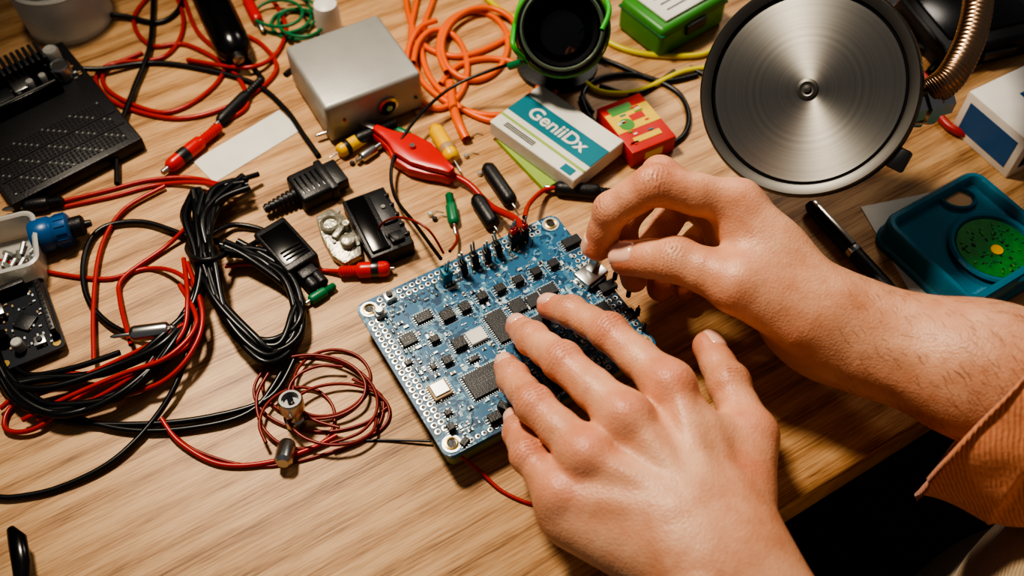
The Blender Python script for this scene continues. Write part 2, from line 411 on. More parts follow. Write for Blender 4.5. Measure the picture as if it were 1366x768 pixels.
cable("black_lead_under_board",[[(575,588,.003),(500,587),(440,592)]],.0007,BLKW,board)
# ================================================================ SDF HANDS
def smin(a,b,k):
    h=np.clip(.5+.5*(b-a)/k,0,1); return b*(1-h)+a*h-k*h*(1-h)
class SDF:
    def __init__(s,lo,hi,vs):
        s.lo=np.array(lo,float); s.vs=vs; s.n=np.ceil((np.array(hi)-s.lo)/vs).astype(int)
    def new(s): return np.full(s.n,1.0,np.float32)
    def cap(s,f,a,b,r1,r2,k,flat=None,sub=False):
        a=np.array(a,float); b=np.array(b,float); m=max(r1,r2)*1.25+.010+k
        i0=np.maximum(((np.minimum(a,b)-m-s.lo)/s.vs).astype(int),0); i1=np.minimum(((np.maximum(a,b)+m-s.lo)/s.vs).astype(int)+1,s.n)
        if (i1<=i0).any(): return
        g=[(s.lo[j]+s.vs*np.arange(i0[j],i1[j])).astype(np.float32) for j in range(3)]
        X=g[0][:,None,None]-a[0]; Y=g[1][None,:,None]-a[1]; Z=g[2][None,None,:]-a[2]
        ab=b-a; L=max((ab**2).sum(),1e-12)
        t=np.clip((X*ab[0]+Y*ab[1]+Z*ab[2])/L,0,1)
        qx=X-t*ab[0]; qy=Y-t*ab[1]; qz=Z-t*ab[2]
        if flat is not None:
            nn,fc=flat; c=(qx*nn[0]+qy*nn[1]+qz*nn[2])*(1/fc-1); qx=qx+nn[0]*c; qy=qy+nn[1]*c; qz=qz+nn[2]*c
        d=np.sqrt(qx*qx+qy*qy+qz*qz)-(r1+(r2-r1)*t)
        sl=tuple(slice(i0[j],i1[j]) for j in range(3))
        if sub: f[sl]=-smin(-f[sl],d,k)
        else: f[sl]=smin(f[sl],d,k)
def surfnets(d,lo,vs):
    s=d<0; off=[(i,j,k) for i in (0,1) for j in (0,1) for k in (0,1)]
    nx,ny,nz=d.shape
    def sh(A,o): return A[o[0]:nx-1+o[0],o[1]:ny-1+o[1],o[2]:nz-1+o[2]]
    cnt=sum(sh(s,o).astype(np.int8) for o in off); act=(cnt>0)&(cnt<8)
    ids=np.argwhere(act); idx=-np.ones(act.shape,np.int64); idx[act]=np.arange(len(ids))
    acc=np.zeros((len(ids),3)); c=np.zeros(len(ids))
    for a in off:
        for ax in range(3):
            if a[ax]: continue
            b=list(a); b[ax]=1
            da=d[ids[:,0]+a[0],ids[:,1]+a[1],ids[:,2]+a[2]]; db=d[ids[:,0]+b[0],ids[:,1]+b[1],ids[:,2]+b[2]]
            m=(da<0)!=(db<0); t=np.where(m,da/np.where(m,da-db,1),0)
            p=np.tile(np.array(a,float),(len(ids),1)); p[:,ax]=t
            acc[m]+=p[m]; c[m]+=1
    V=lo+vs*(ids+acc/c[:,None])
    faces=[]
    for ax in range(3):
        o1,o2=[q for q in range(3) if q!=ax]
        sl0=[slice(None)]*3; sl1=[slice(None)]*3; sl0[ax]=slice(0,-1); sl1[ax]=slice(1,None)
        s0=s[tuple(sl0)]; s1=s[tuple(sl1)]
        e=np.argwhere(s0!=s1); e=e[(e[:,o1]>0)&(e[:,o2]>0)&(e[:,o1]<d.shape[o1]-1)&(e[:,o2]<d.shape[o2]-1)]
        ins=s[e[:,0],e[:,1],e[:,2]]
        def cell(a,b):
            q=e.copy(); q[:,o1]-=a; q[:,o2]-=b; return idx[q[:,0],q[:,1],q[:,2]]
        Q=np.stack([cell(1,1),cell(0,1),cell(0,0),cell(1,0)],1)
        flip=ins if ax!=1 else ~ins
        Q[~flip]=Q[~flip][:,::-1]
        faces.append(Q)
    return V,np.concatenate(faces)
def npv(v): return np.array([v[0],v[1],v[2]],float)
def handmesh(name,field,grid,parent,reds,creases):
    V,Fq=surfnets(field,grid.lo,grid.vs)
    red=np.zeros(len(V)); cr=np.zeros(len(V))
    for p,sg,w in reds:
        red=np.maximum(red,w*np.exp(-((V-p)**2).sum(1)/sg**2))
    for p,ax,dr,sg,per in creases:
        q=V-p; x=q@ax; side=np.cross(ax,dr); y=q@side
        w=np.exp(-(x/(sg*.7))**2-(y/(sg*.95))**2)*np.clip((q@dr)/.004,0,1)
        cr=np.maximum(cr,w*np.clip(np.cos(2*np.pi*(x+.0005*np.sin(y*700))/per),0,1)**2)
    me=bpy.data.meshes.new(name); me.from_pydata(V.tolist(),[],Fq.tolist())
    me.polygons.foreach_set("use_smooth",[True]*len(Fq))
    for nme,ar in (("red",red),("crease",cr)):
        at=me.attributes.new(nme,'FLOAT','POINT'); at.data.foreach_set("value",ar.astype(np.float32))
    me.materials.append(SKIN); me.update()
    o=bpy.data.objects.new(name,me); link(o,parent)
    md=o.modifiers.new("smooth",'SMOOTH'); md.factor=.5; md.iterations=2
    return o
def nail(bd,tip,prev,r,dors,w=.0115,l=.0125,back=.002):
    a=(tip-prev).normalized(); n=(dors-a*dors.dot(a)).normalized(); s=a.cross(n)
    c=tip-a*back+n*(r*1.0+.0004); Rr=r*1.0; vs=[];fs=[]; N=14
    for i in range(N+1):
        for j in range(N+1):
            t=-1+2*i/N; q=-1+2*j/N
            q2=q*math.sqrt(max(0,1-.45*abs(t)**3)); ang=q2*w/2/Rr
            e=max(abs(t),abs(q))**8
            vs.append(c+a*(t*l/2*math.sqrt(1-.25*q*q))+s*Rr*math.sin(ang)+n*(Rr*math.cos(ang)-Rr+.0004-.0016*e-.0016*max(0,t)**2))
            if i<N and j<N: k=i*(N+1)+j; fs.append((k,k+1,k+N+2,k+N+1))
    bd.raw(vs,fs,NAIL)
def finger(g,f,J,rad,k=.004,flat=None):
    for i in range(len(J)-1):
        a,b=npv(J[i]),npv(J[i+1]); m=(a+b)/2; rm=(rad[i]+rad[i+1])/2*.93
        g.cap(f,a,m,rad[i],rm,.003); g.cap(f,m,b,rm,rad[i+1],.003)
person=empty("person")
Z=Vector((0,0,1))
# ---- LEFT HAND
LJ=dict(
 index=[(893,514,.062),(812,443,.054),(762,416,.041),(733,409,.031)],
 middle=[(834,556,.067),(750,482,.059),(710,452,.044),(692,437,.032)],
 ring=[(782,606,.061),(713,540,.055),(685,505,.042),(676,489,.032)],
 pinky=[(748,658,.049),(704,608,.046),(691,578,.037),(688,560,.030)],
 thumb=[(988,650,.048),(1000,580,.046),(972,512,.043),(945,462,.037)])
RAD=dict(index=[.0112,.0093,.0081,.0071],middle=[.0115,.0096,.0084,.0073],ring=[.0110,.0091,.0080,.0070],pinky=[.0100,.0081,.0071,.0062],thumb=[.014,.0116,.0104,.0084])
LP={k:[D(*q) for q in v] for k,v in LJ.items()}
W=D(958,742,.056)
g=SDF((-.03,-.42,.0),(.28,.02,.115),.00105)
palm=g.new()
mid=LP['middle'][0]; fd=(mid-W).normalized(); sd=fd.cross(Z).normalized()
dn=sd.cross(fd).normalized()
for nme,so in (('index',.015),('middle',.005),('ring',-.006),('pinky',-.015)):
    m=LP[nme][0]; base=W+sd*so+fd*.012
    g.cap(palm,npv(base-dn*.002),npv(m-dn*.003),.0150,.0112,.010)
    g.cap(palm,npv(base-dn*.010),npv(m-dn*.010-fd*.006),.0130,.0105,.010)
    g.cap(palm,npv(m-dn*.0005),npv(m+dn*.0008),.0116,.0114,.004)
g.cap(palm,npv(W+sd*.016-dn*.006),npv(LP['thumb'][1]-dn*.002),.015,.0116,.012)
g.cap(palm,npv(LP['thumb'][1]),npv(LP['index'][0]-fd*.03-dn*.004),.0080,.010,.014)
g.cap(palm,npv(W-sd*.015-dn*.008),npv(LP['pinky'][0]-fd*.012-dn*.008),.0145,.0115,.012)
E=W-fd*.24+Vector((.01,0,-.01))
g.cap(palm,npv(W-fd*.008),npv(W+fd*.012),.0275,.027,.010,(npv(dn),.68))
g.cap(palm,npv(W-fd*.01),npv(W+(E-W)*.35),.0275,.034,.014,(npv(dn),.8))
g.cap(palm,npv(W+(E-W)*.35),npv(W+(E-W)*.92),.034,.041,.014)
for nme,so in (('index',.008),('middle',.003),('ring',-.003),('pinky',-.009)):
    m=LP[nme][0]; g.cap(palm,npv(W+sd*so+dn*.0105+fd*.024),npv(m+dn*.0074-fd*.004),.0028,.003,.0085)
for pts in ([(940,730),(925,700),(930,650),(912,612)],):
    vv=[D(u,v,.064) for u,v in pts]; hs=[.001,.0052,.0062,.003]
    for i in range(3): g.cap(palm,npv(vv[i]+dn*hs[i]),npv(vv[i+1]+dn*hs[i+1]),.0016,.0016,.0075)
g.cap(palm,npv(W-sd*.020-fd*.012+dn*.010),npv(W-sd*.02-fd*.014+dn*.010),.007,.007,.010)
fing=g.new()
for k in LP:
    ff=g.new(); finger(g,ff,LP[k],RAD[k])
    for ji in (1,2):
        if k=='thumb' and ji==1: continue
        g.cap(ff,npv(LP[k][ji]+Z*.0013),npv(LP[k][ji]+Z*.0013),RAD[k][ji]*1.01,RAD[k][ji]*1.01,.0025)
    fing=smin(fing,ff,.0009)
d=smin(palm,fing,.006)
reds=[];cre=[]
for k,v in LP.items():
    reds.append((npv(v[-1]),.013,.6)); reds.append((npv(v[1]+Z*.008),.010,.5)); reds.append((npv(v[0]+Z*.01),.012,.45)); reds.append((npv(v[2]+Z*.007),.008,.3))
    if k!='thumb': cre.append((npv(v[1]),npv((v[2]-v[0]).normalized()),npv(Z),.0082,.0023))
    ax=(v[3]-v[1]).normalized(); cre.append((npv(v[2]),npv(ax),npv(Z),.0058,.0021))
handmesh("left_hand",d,g,person,reds,cre)
nb=B("left_fingernails")
ndir=dict(index=Vector((-.1,.25,1)),middle=Vector((-.25,.3,1)),ring=Vector((-.3,.25,1)),pinky=Vector((-.6,.1,.8)),thumb=Vector((.55,.25,.8)))
for k,v in LP.items(): nail(nb,v[3],v[2],RAD[k][3],ndir[k],w=.0140 if k=='thumb' else .0112,l=.014 if k=='thumb' else .0118,back=.0005)
nb.obj(None,person,60)
# ---- RIGHT HAND
RP={}
RP['index']=[D(985,272,.088),D(872,246,.098),D(816,280,.080),D(797,328,.056)]
side=Vector((.08,.36,-.93)).normalized()
im=RP['index'][0]
RP['middle']=[im+side*.019+Vector((-.004,0,0)),D(880,232,.080),D(828,300,.056),D(846,372,.036)]
RP['ring']=[im+side*.037,D(912,262,.052),D(868,330,.034),D(880,385,.024)]
RP['pinky']=[im+side*.052+Vector((.008,0,0)),D(950,300,.032),D(905,345,.020),D(910,385,.014)]
RP['thumb']=[D(1065,425,.062),D(985,378,.072),D(902,346,.070),D(836,344,.057)]
RR=dict(index=[.0118,.0104,.0094,.0081],middle=[.0115,.0095,.0085,.0074],ring=[.011,.0092,.0081,.0071],pinky=[.0102,.0082,.0074,.0064],thumb=[.016,.013,.0116,.0096])
W2=D(1118,440,.048)
g=SDF((.02,-.15,.0),(.40,.14,.122),.0011)
palm=g.new()
fd2=(im-W2).normalized()
for nme,so in (('index',.0),('middle',.012),('ring',.024),('pinky',.034)):
    m=RP[nme][0]; base=W2+side*(so-.014)+fd2*.014
    g.cap(palm,npv(base),npv(m),.0150,.0118,.010)
n2=fd2.cross(side).normalized()
if n2.y>0: n2=-n2
for nme,so in (('index',.0),('middle',.012),('ring',.024),('pinky',.034)):
    m=RP[nme][0]; base=W2+side*(so-.012)+fd2*.012
    g.cap(palm,npv(base+n2*.010),npv(m+n2*.009-fd2*.010),.0135,.0095,.010)
g.cap(palm,npv(W2+fd2*.012-side*.012+n2*.006),npv(RP['thumb'][1]),.0175,.0135,.012)
g.cap(palm,npv(RP['thumb'][1]+n2*.0),npv(im-fd2*.03),.009,.011,.014)
g.cap(palm,npv(W2+fd2*.02+n2*.012+side*.010),npv(W2+fd2*.042+n2*.012+side*.0),.016,.014,.012)
E2=D(1366,512,.062); E2=W2+(E2-W2)*1.75
g.cap(palm,npv(W2-fd2*.0),npv(W2+(E2-W2)*.06),.0275,.0275,.014,(npv(n2),.78))
g.cap(palm,npv(W2),npv(W2+(E2-W2)*.45),.0265,.0320,.014)
g.cap(palm,npv(W2+(E2-W2)*.45),npv(W2+(E2-W2)*.95),.0320,.040,.014)
g.cap(palm,npv(W2+Z*.004+fd2*.01),npv(im-n2*.011-fd2*.008),.0022,.0022,.0045)
rdv=(E2-W2).normalized()
up2=(Z*.75+Vector((0,-.66,0))).normalized()
g.cap(palm,npv(W2+up2*.0225-rdv*.012),npv(W2+rdv*.06+up2*.0265),.003,.003,.008)
g.cap(palm,npv(W2+up2*.020-rdv*.012+Vector((0,-.010,-.006))),npv(W2+rdv*.07+up2*.022+Vector((0,-.012,-.010))),.0028,.0028,.008)
fing=g.new()
for k in RP:
    ff=g.new(); finger(g,ff,RP[k],RR[k]); fing=smin(fing,ff,.0009)
d=smin(palm,fing,.0062)
reds=[];cre=[]
for k,v in RP.items():
    reds.append((npv(v[-1]),.013,.65)); reds.append((npv(v[1]),.013,.45)); reds.append((npv(v[0]),.014,.3)); reds.append((npv(v[2]),.011,.35))
ir=RP['index']
cre.append((npv(ir[1]),npv((ir[2]-ir[0]).normalized()),npv(Vector((-.3,-.2,.9)).normalized()),.0085,.0024))
cre.append((npv(ir[2]),npv((ir[3]-ir[1]).normalized()),npv(Vector((-.8,-.2,.5)).normalized()),.006,.0021))
cre.append((npv(RP['thumb'][2]),npv((RP['thumb'][3]-RP['thumb'][1]).normalized()),npv(Vector((0,-.4,.9)).normalized()),.0085,.0023))
rho=handmesh("right_hand",d,g,person,reds,cre)
nb=B("right_fingernails")
nail(nb,RP['thumb'][3],RP['thumb'][2],RR['thumb'][3],Vector((-.05,-.25,.95)),w=.0150,l=.0160,back=.0005)
nail(nb,RP['index'][3],RP['index'][2],RR['index'][3],Vector((-.9,.1,.35)),w=.0115,l=.012,back=.000)
nb.obj(None,person,60)
# forearm hair rooted on the skin surface
hr=bpy.data.curves.new("forearm_hair",'CURVE'); hr.dimensions='3D'; hr.bevel_depth=.00005; hr.bevel_resolution=0
hr.materials.append(mat("arm_hair",(104,68,44),.5))
rh=random.Random(9); vv=rho.data.vertices; cnt=0; tries=0
while cnt<420 and tries<60000:
    tries+=1; v=vv[rh.randrange(len(vv))]; s=(v.co-W2).dot(rdv)
    if s<.0 or s>.10 or v.normal.z<-.3 or rh.random()>.45+s*5: continue
    nn=v.normal; tdir=(rdv-nn*rdv.dot(nn)).normalized(); b_=nn.cross(tdir); dv=(tdir*.55+b_*rh.uniform(-.9,.1)).normalized(); L=rh.uniform(.003,.006)
    sp=hr.splines.new('POLY'); sp.points.add(2)
    for k,(f_,h_) in enumerate(((0,0),(.5,.0006),(1,.0006))):
        q=v.co+dv*L*f_+nn*h_; sp.points[k].co=(q.x,q.y,q.z,1)
    cnt+=1
link(bpy.data.objects.new("forearm_hair",hr),person)
# ---- sleeves
def sleeve(name,path,rad,mt,cuff=.03,seed=1,amp=.0035,tilt=0,parent=person,nr=110,nc=110,sq=1.0,roll=True,ph=0.0):
    P=crom(path,nr//(len(path)-1)); N=len(P)
    L=[0]; 
    for i in range(1,N): L.append(L[-1]+(P[i]-P[i-1]).length)
    tot=L[-1]
    rings=[]
    if roll: rings+= [(.040,-.0045),(.012,-.0045),(.004,-.0050),(.0005,-.003),(-.0010,.000),(.0006,.003)]
    vs=[];fs=[]
    seq=[(0,o,dr) for o,dr in rings]+[(i,0,None) for i in range(1 if roll else 0,N)]
    for (i,o,dr) in seq:
        t=(P[min(i+1,N-1)]-P[max(i-1,0)]).normalized()
        u=(Z-t*t.z).normalized() if abs(t.z)<.8 else (Vector((0,1,0))-t*t.y).normalized(); w=t.cross(u)
        s=L[i]+o; f=s/tot
        rr=np.interp(f,np.linspace(0,1,len(rad)),rad)
        for k in range(nc):
            a=2*math.pi*k/nc
            dirv=u*math.sin(a)*sq+w*math.cos(a)
            nzv=noise.noise(Vector((s*16+seed*7,math.cos(a)*1.3,math.sin(a)*1.3)))
            n2v=noise.noise(Vector((s*45+seed*3,math.cos(a)*2.2+3,math.sin(a)*2.2)))
            fold=math.sin(s*150+3*math.sin(a+seed)+4*nzv)
            b=0
            if roll: b=.0034 if s<cuff else .0034*max(0,1-(s-cuff)/.003)
            am=amp*(.55 if (roll and s<cuff) else 1)
            r=rr+b+(dr or 0)+am*(1.4*nzv+.7*n2v+.6*fold*(.5+nzv))
            sl=t*(-tilt*math.cos(a-ph)*max(0,1-s/.14)+.004*noise.noise(Vector((a*1.2,seed,0)))*max(0,1-s/.05))
            vs.append(P[i]+t*o+sl+dirv*r)
    n=len(seq)
    for i in range(n-1):
        for k in range(nc):
            q=(k+1)%nc; fs.append((i*nc+k,(i+1)*nc+k,(i+1)*nc+q,i*nc+q))
    b=B(name); b.raw(vs,fs,mt); o=b.obj(None,parent,smooth=180); return o
rd=rdv
sleeve("right_sleeve",[W2+rd*.071+Vector((0,-.016,-.006)),W2+rd*.11+Vector((0,-.014,-.005)),W2+rd*.18+Vector((0,-.004,0)),W2+rd*.25+Vector((.02,.010,.03)),W2+rd*.28+Vector((.03,.0,.12)),W2+rd*.30+Vector((.03,-.02,.2))],[.045,.048,.054,.060,.066,.07],KNIT,cuff=.026,seed=2,amp=.0055,tilt=.022,ph=-.5,nr=200,nc=140)
ld=(E-W).normalized()
LE=W+ld*.22
sleeve("left_sleeve",[W+ld*.13,W+ld*.18,LE,LE+Vector((.04,.0,.10)),LE+Vector((.09,.02,.22))],[.046,.05,.055,.058,.065],KNIT,seed=4)
TC=Vector((.372,-.258,0))
sleeve("shirt_torso",[TC+Vector((0,0,-.30)),TC+Vector((0,0,-.1)),TC+Vector((.01,-.01,.1)),TC+Vector((.03,-.03,.27)),TC+Vector((.03,-.04,.33))],[.172,.176,.168,.15,.06],BEIGE,seed=6,roll=False,nr=160)
for i,(x0,x1) in enumerate(((.02,-.04),(.26,.30))):
    a=DK@Vector((x0+.06,-.28,-.24)); b=DK@Vector((x1,.20,-.22)); c=DK@Vector((x1,.24,-.66))
    sleeve("trouser_leg_%d"%(i+1),[a,(a+b)/2,b,(b+c)/2+Vector((0,0,.02)),c],[.10,.088,.075,.065,.055],JEAN,seed=8+i,roll=False,amp=.006)
ch=B("office_chair"); ch.box(.46,.44,.05,BLK,T(0,0,-.40),.02,3); ch.box(.42,.04,.45,BLK,T(0,-.24,-.28),.018,3); ch.box(.06,.02,.16,BLK,T(0,-.23,-.40),.004); ch.cyl(.025,.27,DSTEEL,T(0,0,-.67),20)
for k in range(5): ch.box(.28,.035,.03,BLK,RZ(k*1.2566)@T(.14,0,-.70),.006); ch.cyl(.022,.02,BLK,RZ(k*1.2566)@T(.27,0.01,-.718)@RX(math.pi/2),16)
ch.obj(T(.385,-.275,0)@RZ(YAW))
# ================================================================ ALUMINIUM ENCLOSURE
c,yw,sx,sy=rectfit([(378,56),(506,12),(558,92),(431,142)],.036)
e=B("aluminium_enclosure"); 
e.box(sx,sy,.031,ALU,T(0,0,.002),.003,3)
e.box(sx-.002,sy-.002,.0006,DSTEEL,T(0,0,.0285))
for a in (-1,1):
    for b_ in (-1,1): e.cyl(.003,.0025,BLK,T(a*(sx/2-.006),b_*(sy/2-.006),0),12)
FM=T(.008,-sy/2,.016)@RX(math.pi/2)
e.lathe([(.0070,0),(.0070,.0015),(.0050,.002),(.0050,.0003)],STEEL,FM,24,cap=False); e.cyl(.0049,.0006,BLK,FM,20); e.cyl(.0022,.0032,STEEL,FM,16)
e.cyl(.001,.0012,GRNP,T(.028,-sy/2,.014)@RX(math.pi/2),10); e.cyl(.001,.0012,REDP,T(-.022,-sy/2,.018)@RX(math.pi/2),10)
e.obj(T(c.x,c.y,0)@RZ(yw))
b=B("round_knob"); b.lathe([(.009,0),(.009,.02),(.008,.026),(.004,.028),(0,.028)],WHT); p=D(434,22,.02); b.obj(T(p.x,p.y+.006,0))
# ================================================================ CARD BOX + text
PBX=[(652,160),(722,113),(832,186),(766,243)]
c,yw,sx,sy=rectfit(PBX,.016)
cb=B("parts_box"); cb.box(sx,sy,.012,PAPER,T(),.0006,1)
po=cb.obj(T(c.x,c.y,.004)@RZ(yw))
pa=D(652,160,.016); pb_=D(766,243,.016); ang=math.atan2((pb_-pa).y,(pb_-pa).x)
LM=T(c.x,c.y,.0161)@RZ(ang)
lb=B("label_band"); lb.box(sy-.001,sx*.38,.0002,BOXTEAL,T(0,.001,0)); lb.box(sy-.001,sx*.04,.0002,BOXGRN,T(0,-sx*.28,0)); 
for i in range(3): lb.box(sy*.35,.0008,.0002,DSTEEL,T(-sy*.2,-sx*(.36+.03*i),0)); 
lb.box(sy*.12,sx*.12,.0002,BOXTEAL,T(sy*.38,-sx*.4,0))
adopt(lb.obj(LM),po)
fc=bpy.data.curves.new("label_text",'FONT'); fc.body="GeniiDx"; fc.size=.0140; fc.extrude=.0001; fc.align_x='CENTER'; fc.align_y='CENTER'; fc.offset=.0003
fc.materials.append(WHT); o=bpy.data.objects.new("label_text",fc); link(o); o.matrix_world=LM@T(0,.001,.0003); adopt(o,po)
c,yw,sx,sy=rectfit([(664,186),(700,160),(772,232),(722,251)],.003)
B("sticky_note_pad").box(sx,sy,.0038,BOXGRN,T(),.0003,1).obj(T(c.x,c.y,0)@RZ(yw))
c,yw,sx,sy=rectfit([(797,142),(856,124),(900,180),(843,208)],.014)
rb=B("component_box"); rb.box(sx,sy,.014,BOXRED,T(),.001,2); rb.box(sx*.96,sy*.40,.0002,BOXYEL,T(0,sy*.1,.014)); rb.box(sx*.5,sy*.16,.0002,LGRN,T(-sx*.1,sy*.32,.0141)); rb.box(sx*.3,sy*.12,.0003,BOXRED,T(sx*.1,sy*.1,.0141)); rb.cyl(.005,.0003,LGRN,T(-sx*.2,sy*.02,.0141)); rb.box(sx*.6,sy*.1,.0002,BOXYEL,T(0,-sy*.3,.0141)); rb.box(sx*.4,.0003,.006,BOXYEL,T(0,-sy/2-.0001,.004))
for i in range(14): rb.box(random.uniform(.002,.006),.0012,.0002,random.choice((BOXRED,LGRN,BOXTEAL,WHT)),T(random.uniform(-.35,.35)*sx,random.uniform(-.4,.4)*sy,.0143))
rb.obj(T(c.x,c.y,0)@RZ(yw))
c,yw,sx,sy=rectfit([(828,-10),(915,-55),(975,-15),(885,38)],.03)
gb=B("green_parts_case"); gb.box(sx,sy,.026,LGRN,T(),.004,3); gb.box(sx*.75,sy*.75,.002,WHT,T(0,0,.026),.001); gb.box(sx*.3,.003,.008,BLK,T(0,-sy/2-.001,.012),.001); gb.box(sx*1.01,sy*1.01,.002,GRNP,T(0,0,.019),.0005)
for i in range(3): gb.box(sx*.5,.0012,.0003,DSTEEL,T(0,-sy*.2+i*sy*.15,.028))
gb.obj(T(c.x,c.y,0)@RZ(yw))
# ================================================================ INSPECTION LENS
lc=D(750,38,.062); nrm=(CAM-lc).normalized()+Vector((0,.05,.10)); nrm.normalize()
LMx=T(*lc)@nrm.to_track_quat('Z','Y').to_matrix().to_4x4()
lh=B("inspection_lens")
lh.lathe([(.012,-.055),(.020,-.05),(.023,-.03),(.0285,-.02),(.0288,0),(.0282,.002),(.0258,.0025),(.0245,.001),(.0235,-.008),(.020,-.020),(.0,-.020)],BLKG,LMx,48)
lh.lathe([(.0290,-.008),(.0302,-.0072),(.0302,-.0022),(.0290,-.001)],LGRN,LMx,48,cap=False)
lh.lathe([(.0262,.0024),(.0250,.0034),(.0238,.0012)],mat("lens_ring_grey",(120,136,120),.35,.5),LMx,48,cap=False)
lh.lathe([(.0225,-.006),(.0205,-.010),(.0195,-.0125)],BLK,LMx,48,cap=False)
for k in range(26): 
    a=2*math.pi*k/26; lh.box(.0012,.0024,.012,BLK,LMx@RZ(a)@T(.0283,0,-.024))
lh.lathe([(.0215,-.014),(.012,-.010),(.005,-.0085),(0,-.008)],GLASS,LMx,40,cap=False)
lh.cyl(.006,.07,BLK,T(lc.x,lc.y+.035,0),20); lh.lathe([(.028,0),(.028,.004),(.01,.008)],BLK,T(lc.x,lc.y+.035,0),32)
lh.obj()
cable("green_lens_cord",[[(803,40,.07),(812,8,.075),(785,-35,.075)],[(698,78,.05),(684,58,.06),(690,20,.06),(700,-10,.06)]],.0017,GRNW)
# ================================================================ ROUND REFLECTOR LAMP
dc=D(1076,118,.095); nrm=((CAM-dc).normalized()+Vector((-.16,.12,.06))).normalized()
DM=T(*dc)@nrm.to_track_quat('Z','Y').to_matrix().to_4x4()
BR=bpy.data.materials.new("brushed_steel_disc"); BR.use_nodes=True
nt=BR.node_tree; bb=nt.nodes["Principled BSDF"]; bb.inputs["Metallic"].default_value=1; bb.inputs["Roughness"].default_value=.42; bb.inputs["Anisotropic"].default_value=.75; bb.inputs["Anisotropic Rotation"].default_value=.25
tg=nt.nodes.new("ShaderNodeTangent"); tg.direction_type='RADIAL'; tg.axis='Z'; nt.links.new(tg.outputs[0],bb.inputs["Tangent"])
tc=nt.nodes.new("ShaderNodeTexCoord"); ln=nt.nodes.new("ShaderNodeVectorMath"); ln.operation='LENGTH'; nt.links.new(tc.outputs["Object"],ln.inputs[0])
nz=nt.nodes.new("ShaderNodeTexNoise"); nz.noise_dimensions='1D'; nz.inputs["Scale"].default_value=500; nt.links.new(ln.outputs["Value"],nz.inputs["W"])
cr=nt.nodes.new("ShaderNodeValToRGB"); cr.color_ramp.elements[0].color=lin((146,144,138)); cr.color_ramp.elements[1].color=lin((170,167,160)); nt.links.new(nz.outputs["Fac"],cr.inputs[0]); nt.links.new(cr.outputs[0],bb.inputs["Base Color"])
RIM=mat("satin_rim_metal",(96,94,90),.42,.9)
dl=B("round_reflector_lamp")
dl.lathe([(.0,-.024),(.030,-.022),(.052,-.016),(.0585,-.007),(.059,-.001),(.0580,.0018)],DSTEEL,None,96,cap=False)
dl.lathe([(.0580,.0018),(.0572,.0024),(.0535,.0016),(.0520,.0008)],RIM,None,96,cap=False)
dl.lathe([(.0520,.0008),(.0515,-.0015),(.0500,-.0016)],mat("dark_gasket",(30,30,32),.3,.5),None,96,cap=False)
dl.lathe([(.0502,-.0012),(.030,-.002),(.0055,-.0026)],BR,None,96,cap=False)
dl.lathe([(.0058,-.0026),(.0056,-.0016),(.004,-.0012),(.0032,-.0016),(.0022,-.0016),(.002,-.0004),(0,-.0002)],RIM,None,32,cap=False)
dl.box(.010,.012,.010,DSTEEL,T(.060,-.012,-.010),.0015)
dlo=dl.obj(DM)
aj=B("lamp_joint")
J0=D(1236,140,.09); 
aj.lathe([(.006,-.014),(.0075,-.013),(.0075,-.004),(.0095,-.003),(.0095,.004),(.0075,.005),(.0075,.013),(.006,.014)],STEEL,T(*J0)@RZ(.3)@RY(math.pi/2),6)
aj.cyl(.007,.014,STEEL,T(J0.x+.002,J0.y,J0.z-.009),20,.001); aj.box(.014,.007,.004,STEEL,T(J0.x-.008,J0.y-.004,J0.z-.010),.001)
aj.cyl(.0085,.006,STEEL,T(*J0)@T(.004,.006,.004)@RX(-.9),8,.001)
adopt(aj.obj(),dlo)
gn=B("gooseneck")
gp=crom([J0+Vector((0,.004,.004)),D(1270,100,.102),D(1298,40,.11),D(1303,-30,.115),D(1270,-110,.11),D(1235,-160,.06),D(1230,-165,.012)],60)
gr=[.0080+.00028*math.sin(i*1.25) for i in range(len(gp))]
gn.tube(gp,gr,BRASS,None,20); 
bp_=D(1230,-165,0); gn.lathe([(.04,0.0003),(.04,.006),(.012,.012),(.008,.03)],DSTEEL,T(bp_.x,bp_.y,0),40)
adopt(gn.obj(),dlo)
adopt(cable("chrome_arm",[[D(1120,-2,.075),D(1160,12,.07),D(1200,-20,.075),D(1235,-120,.06)]],.006,STEEL,raww=True),dlo)
# ================================================================ PEN
M,L=span((1079,272),(1208,410),.0055)
pn=B("ballpoint_pen"); X=M@XL
pn.lathe([(.0,-.001),(.0028,0),(.0042,.003),(.0046,.012),(.0048,L*.42),(.0048,L*.46)],BLKG,X,24)
pn.lathe([(.0050,L*.46),(.0051,L*.49),(.0049,L*.50)],STEEL,X,24)
pn.lathe([(.0047,L*.5),(.0045,L*.8),(.0036,L*.95),(.002,L*.99),(.0007,L*1.02)],BLK,X,24)
pn.box(.035,.0022,.0012,STEEL,M@T(.022,0,.0052),.0004); pn.box(.004,.0022,.003,STEEL,M@T(.005,0,.0035),.0004)
pn.obj()
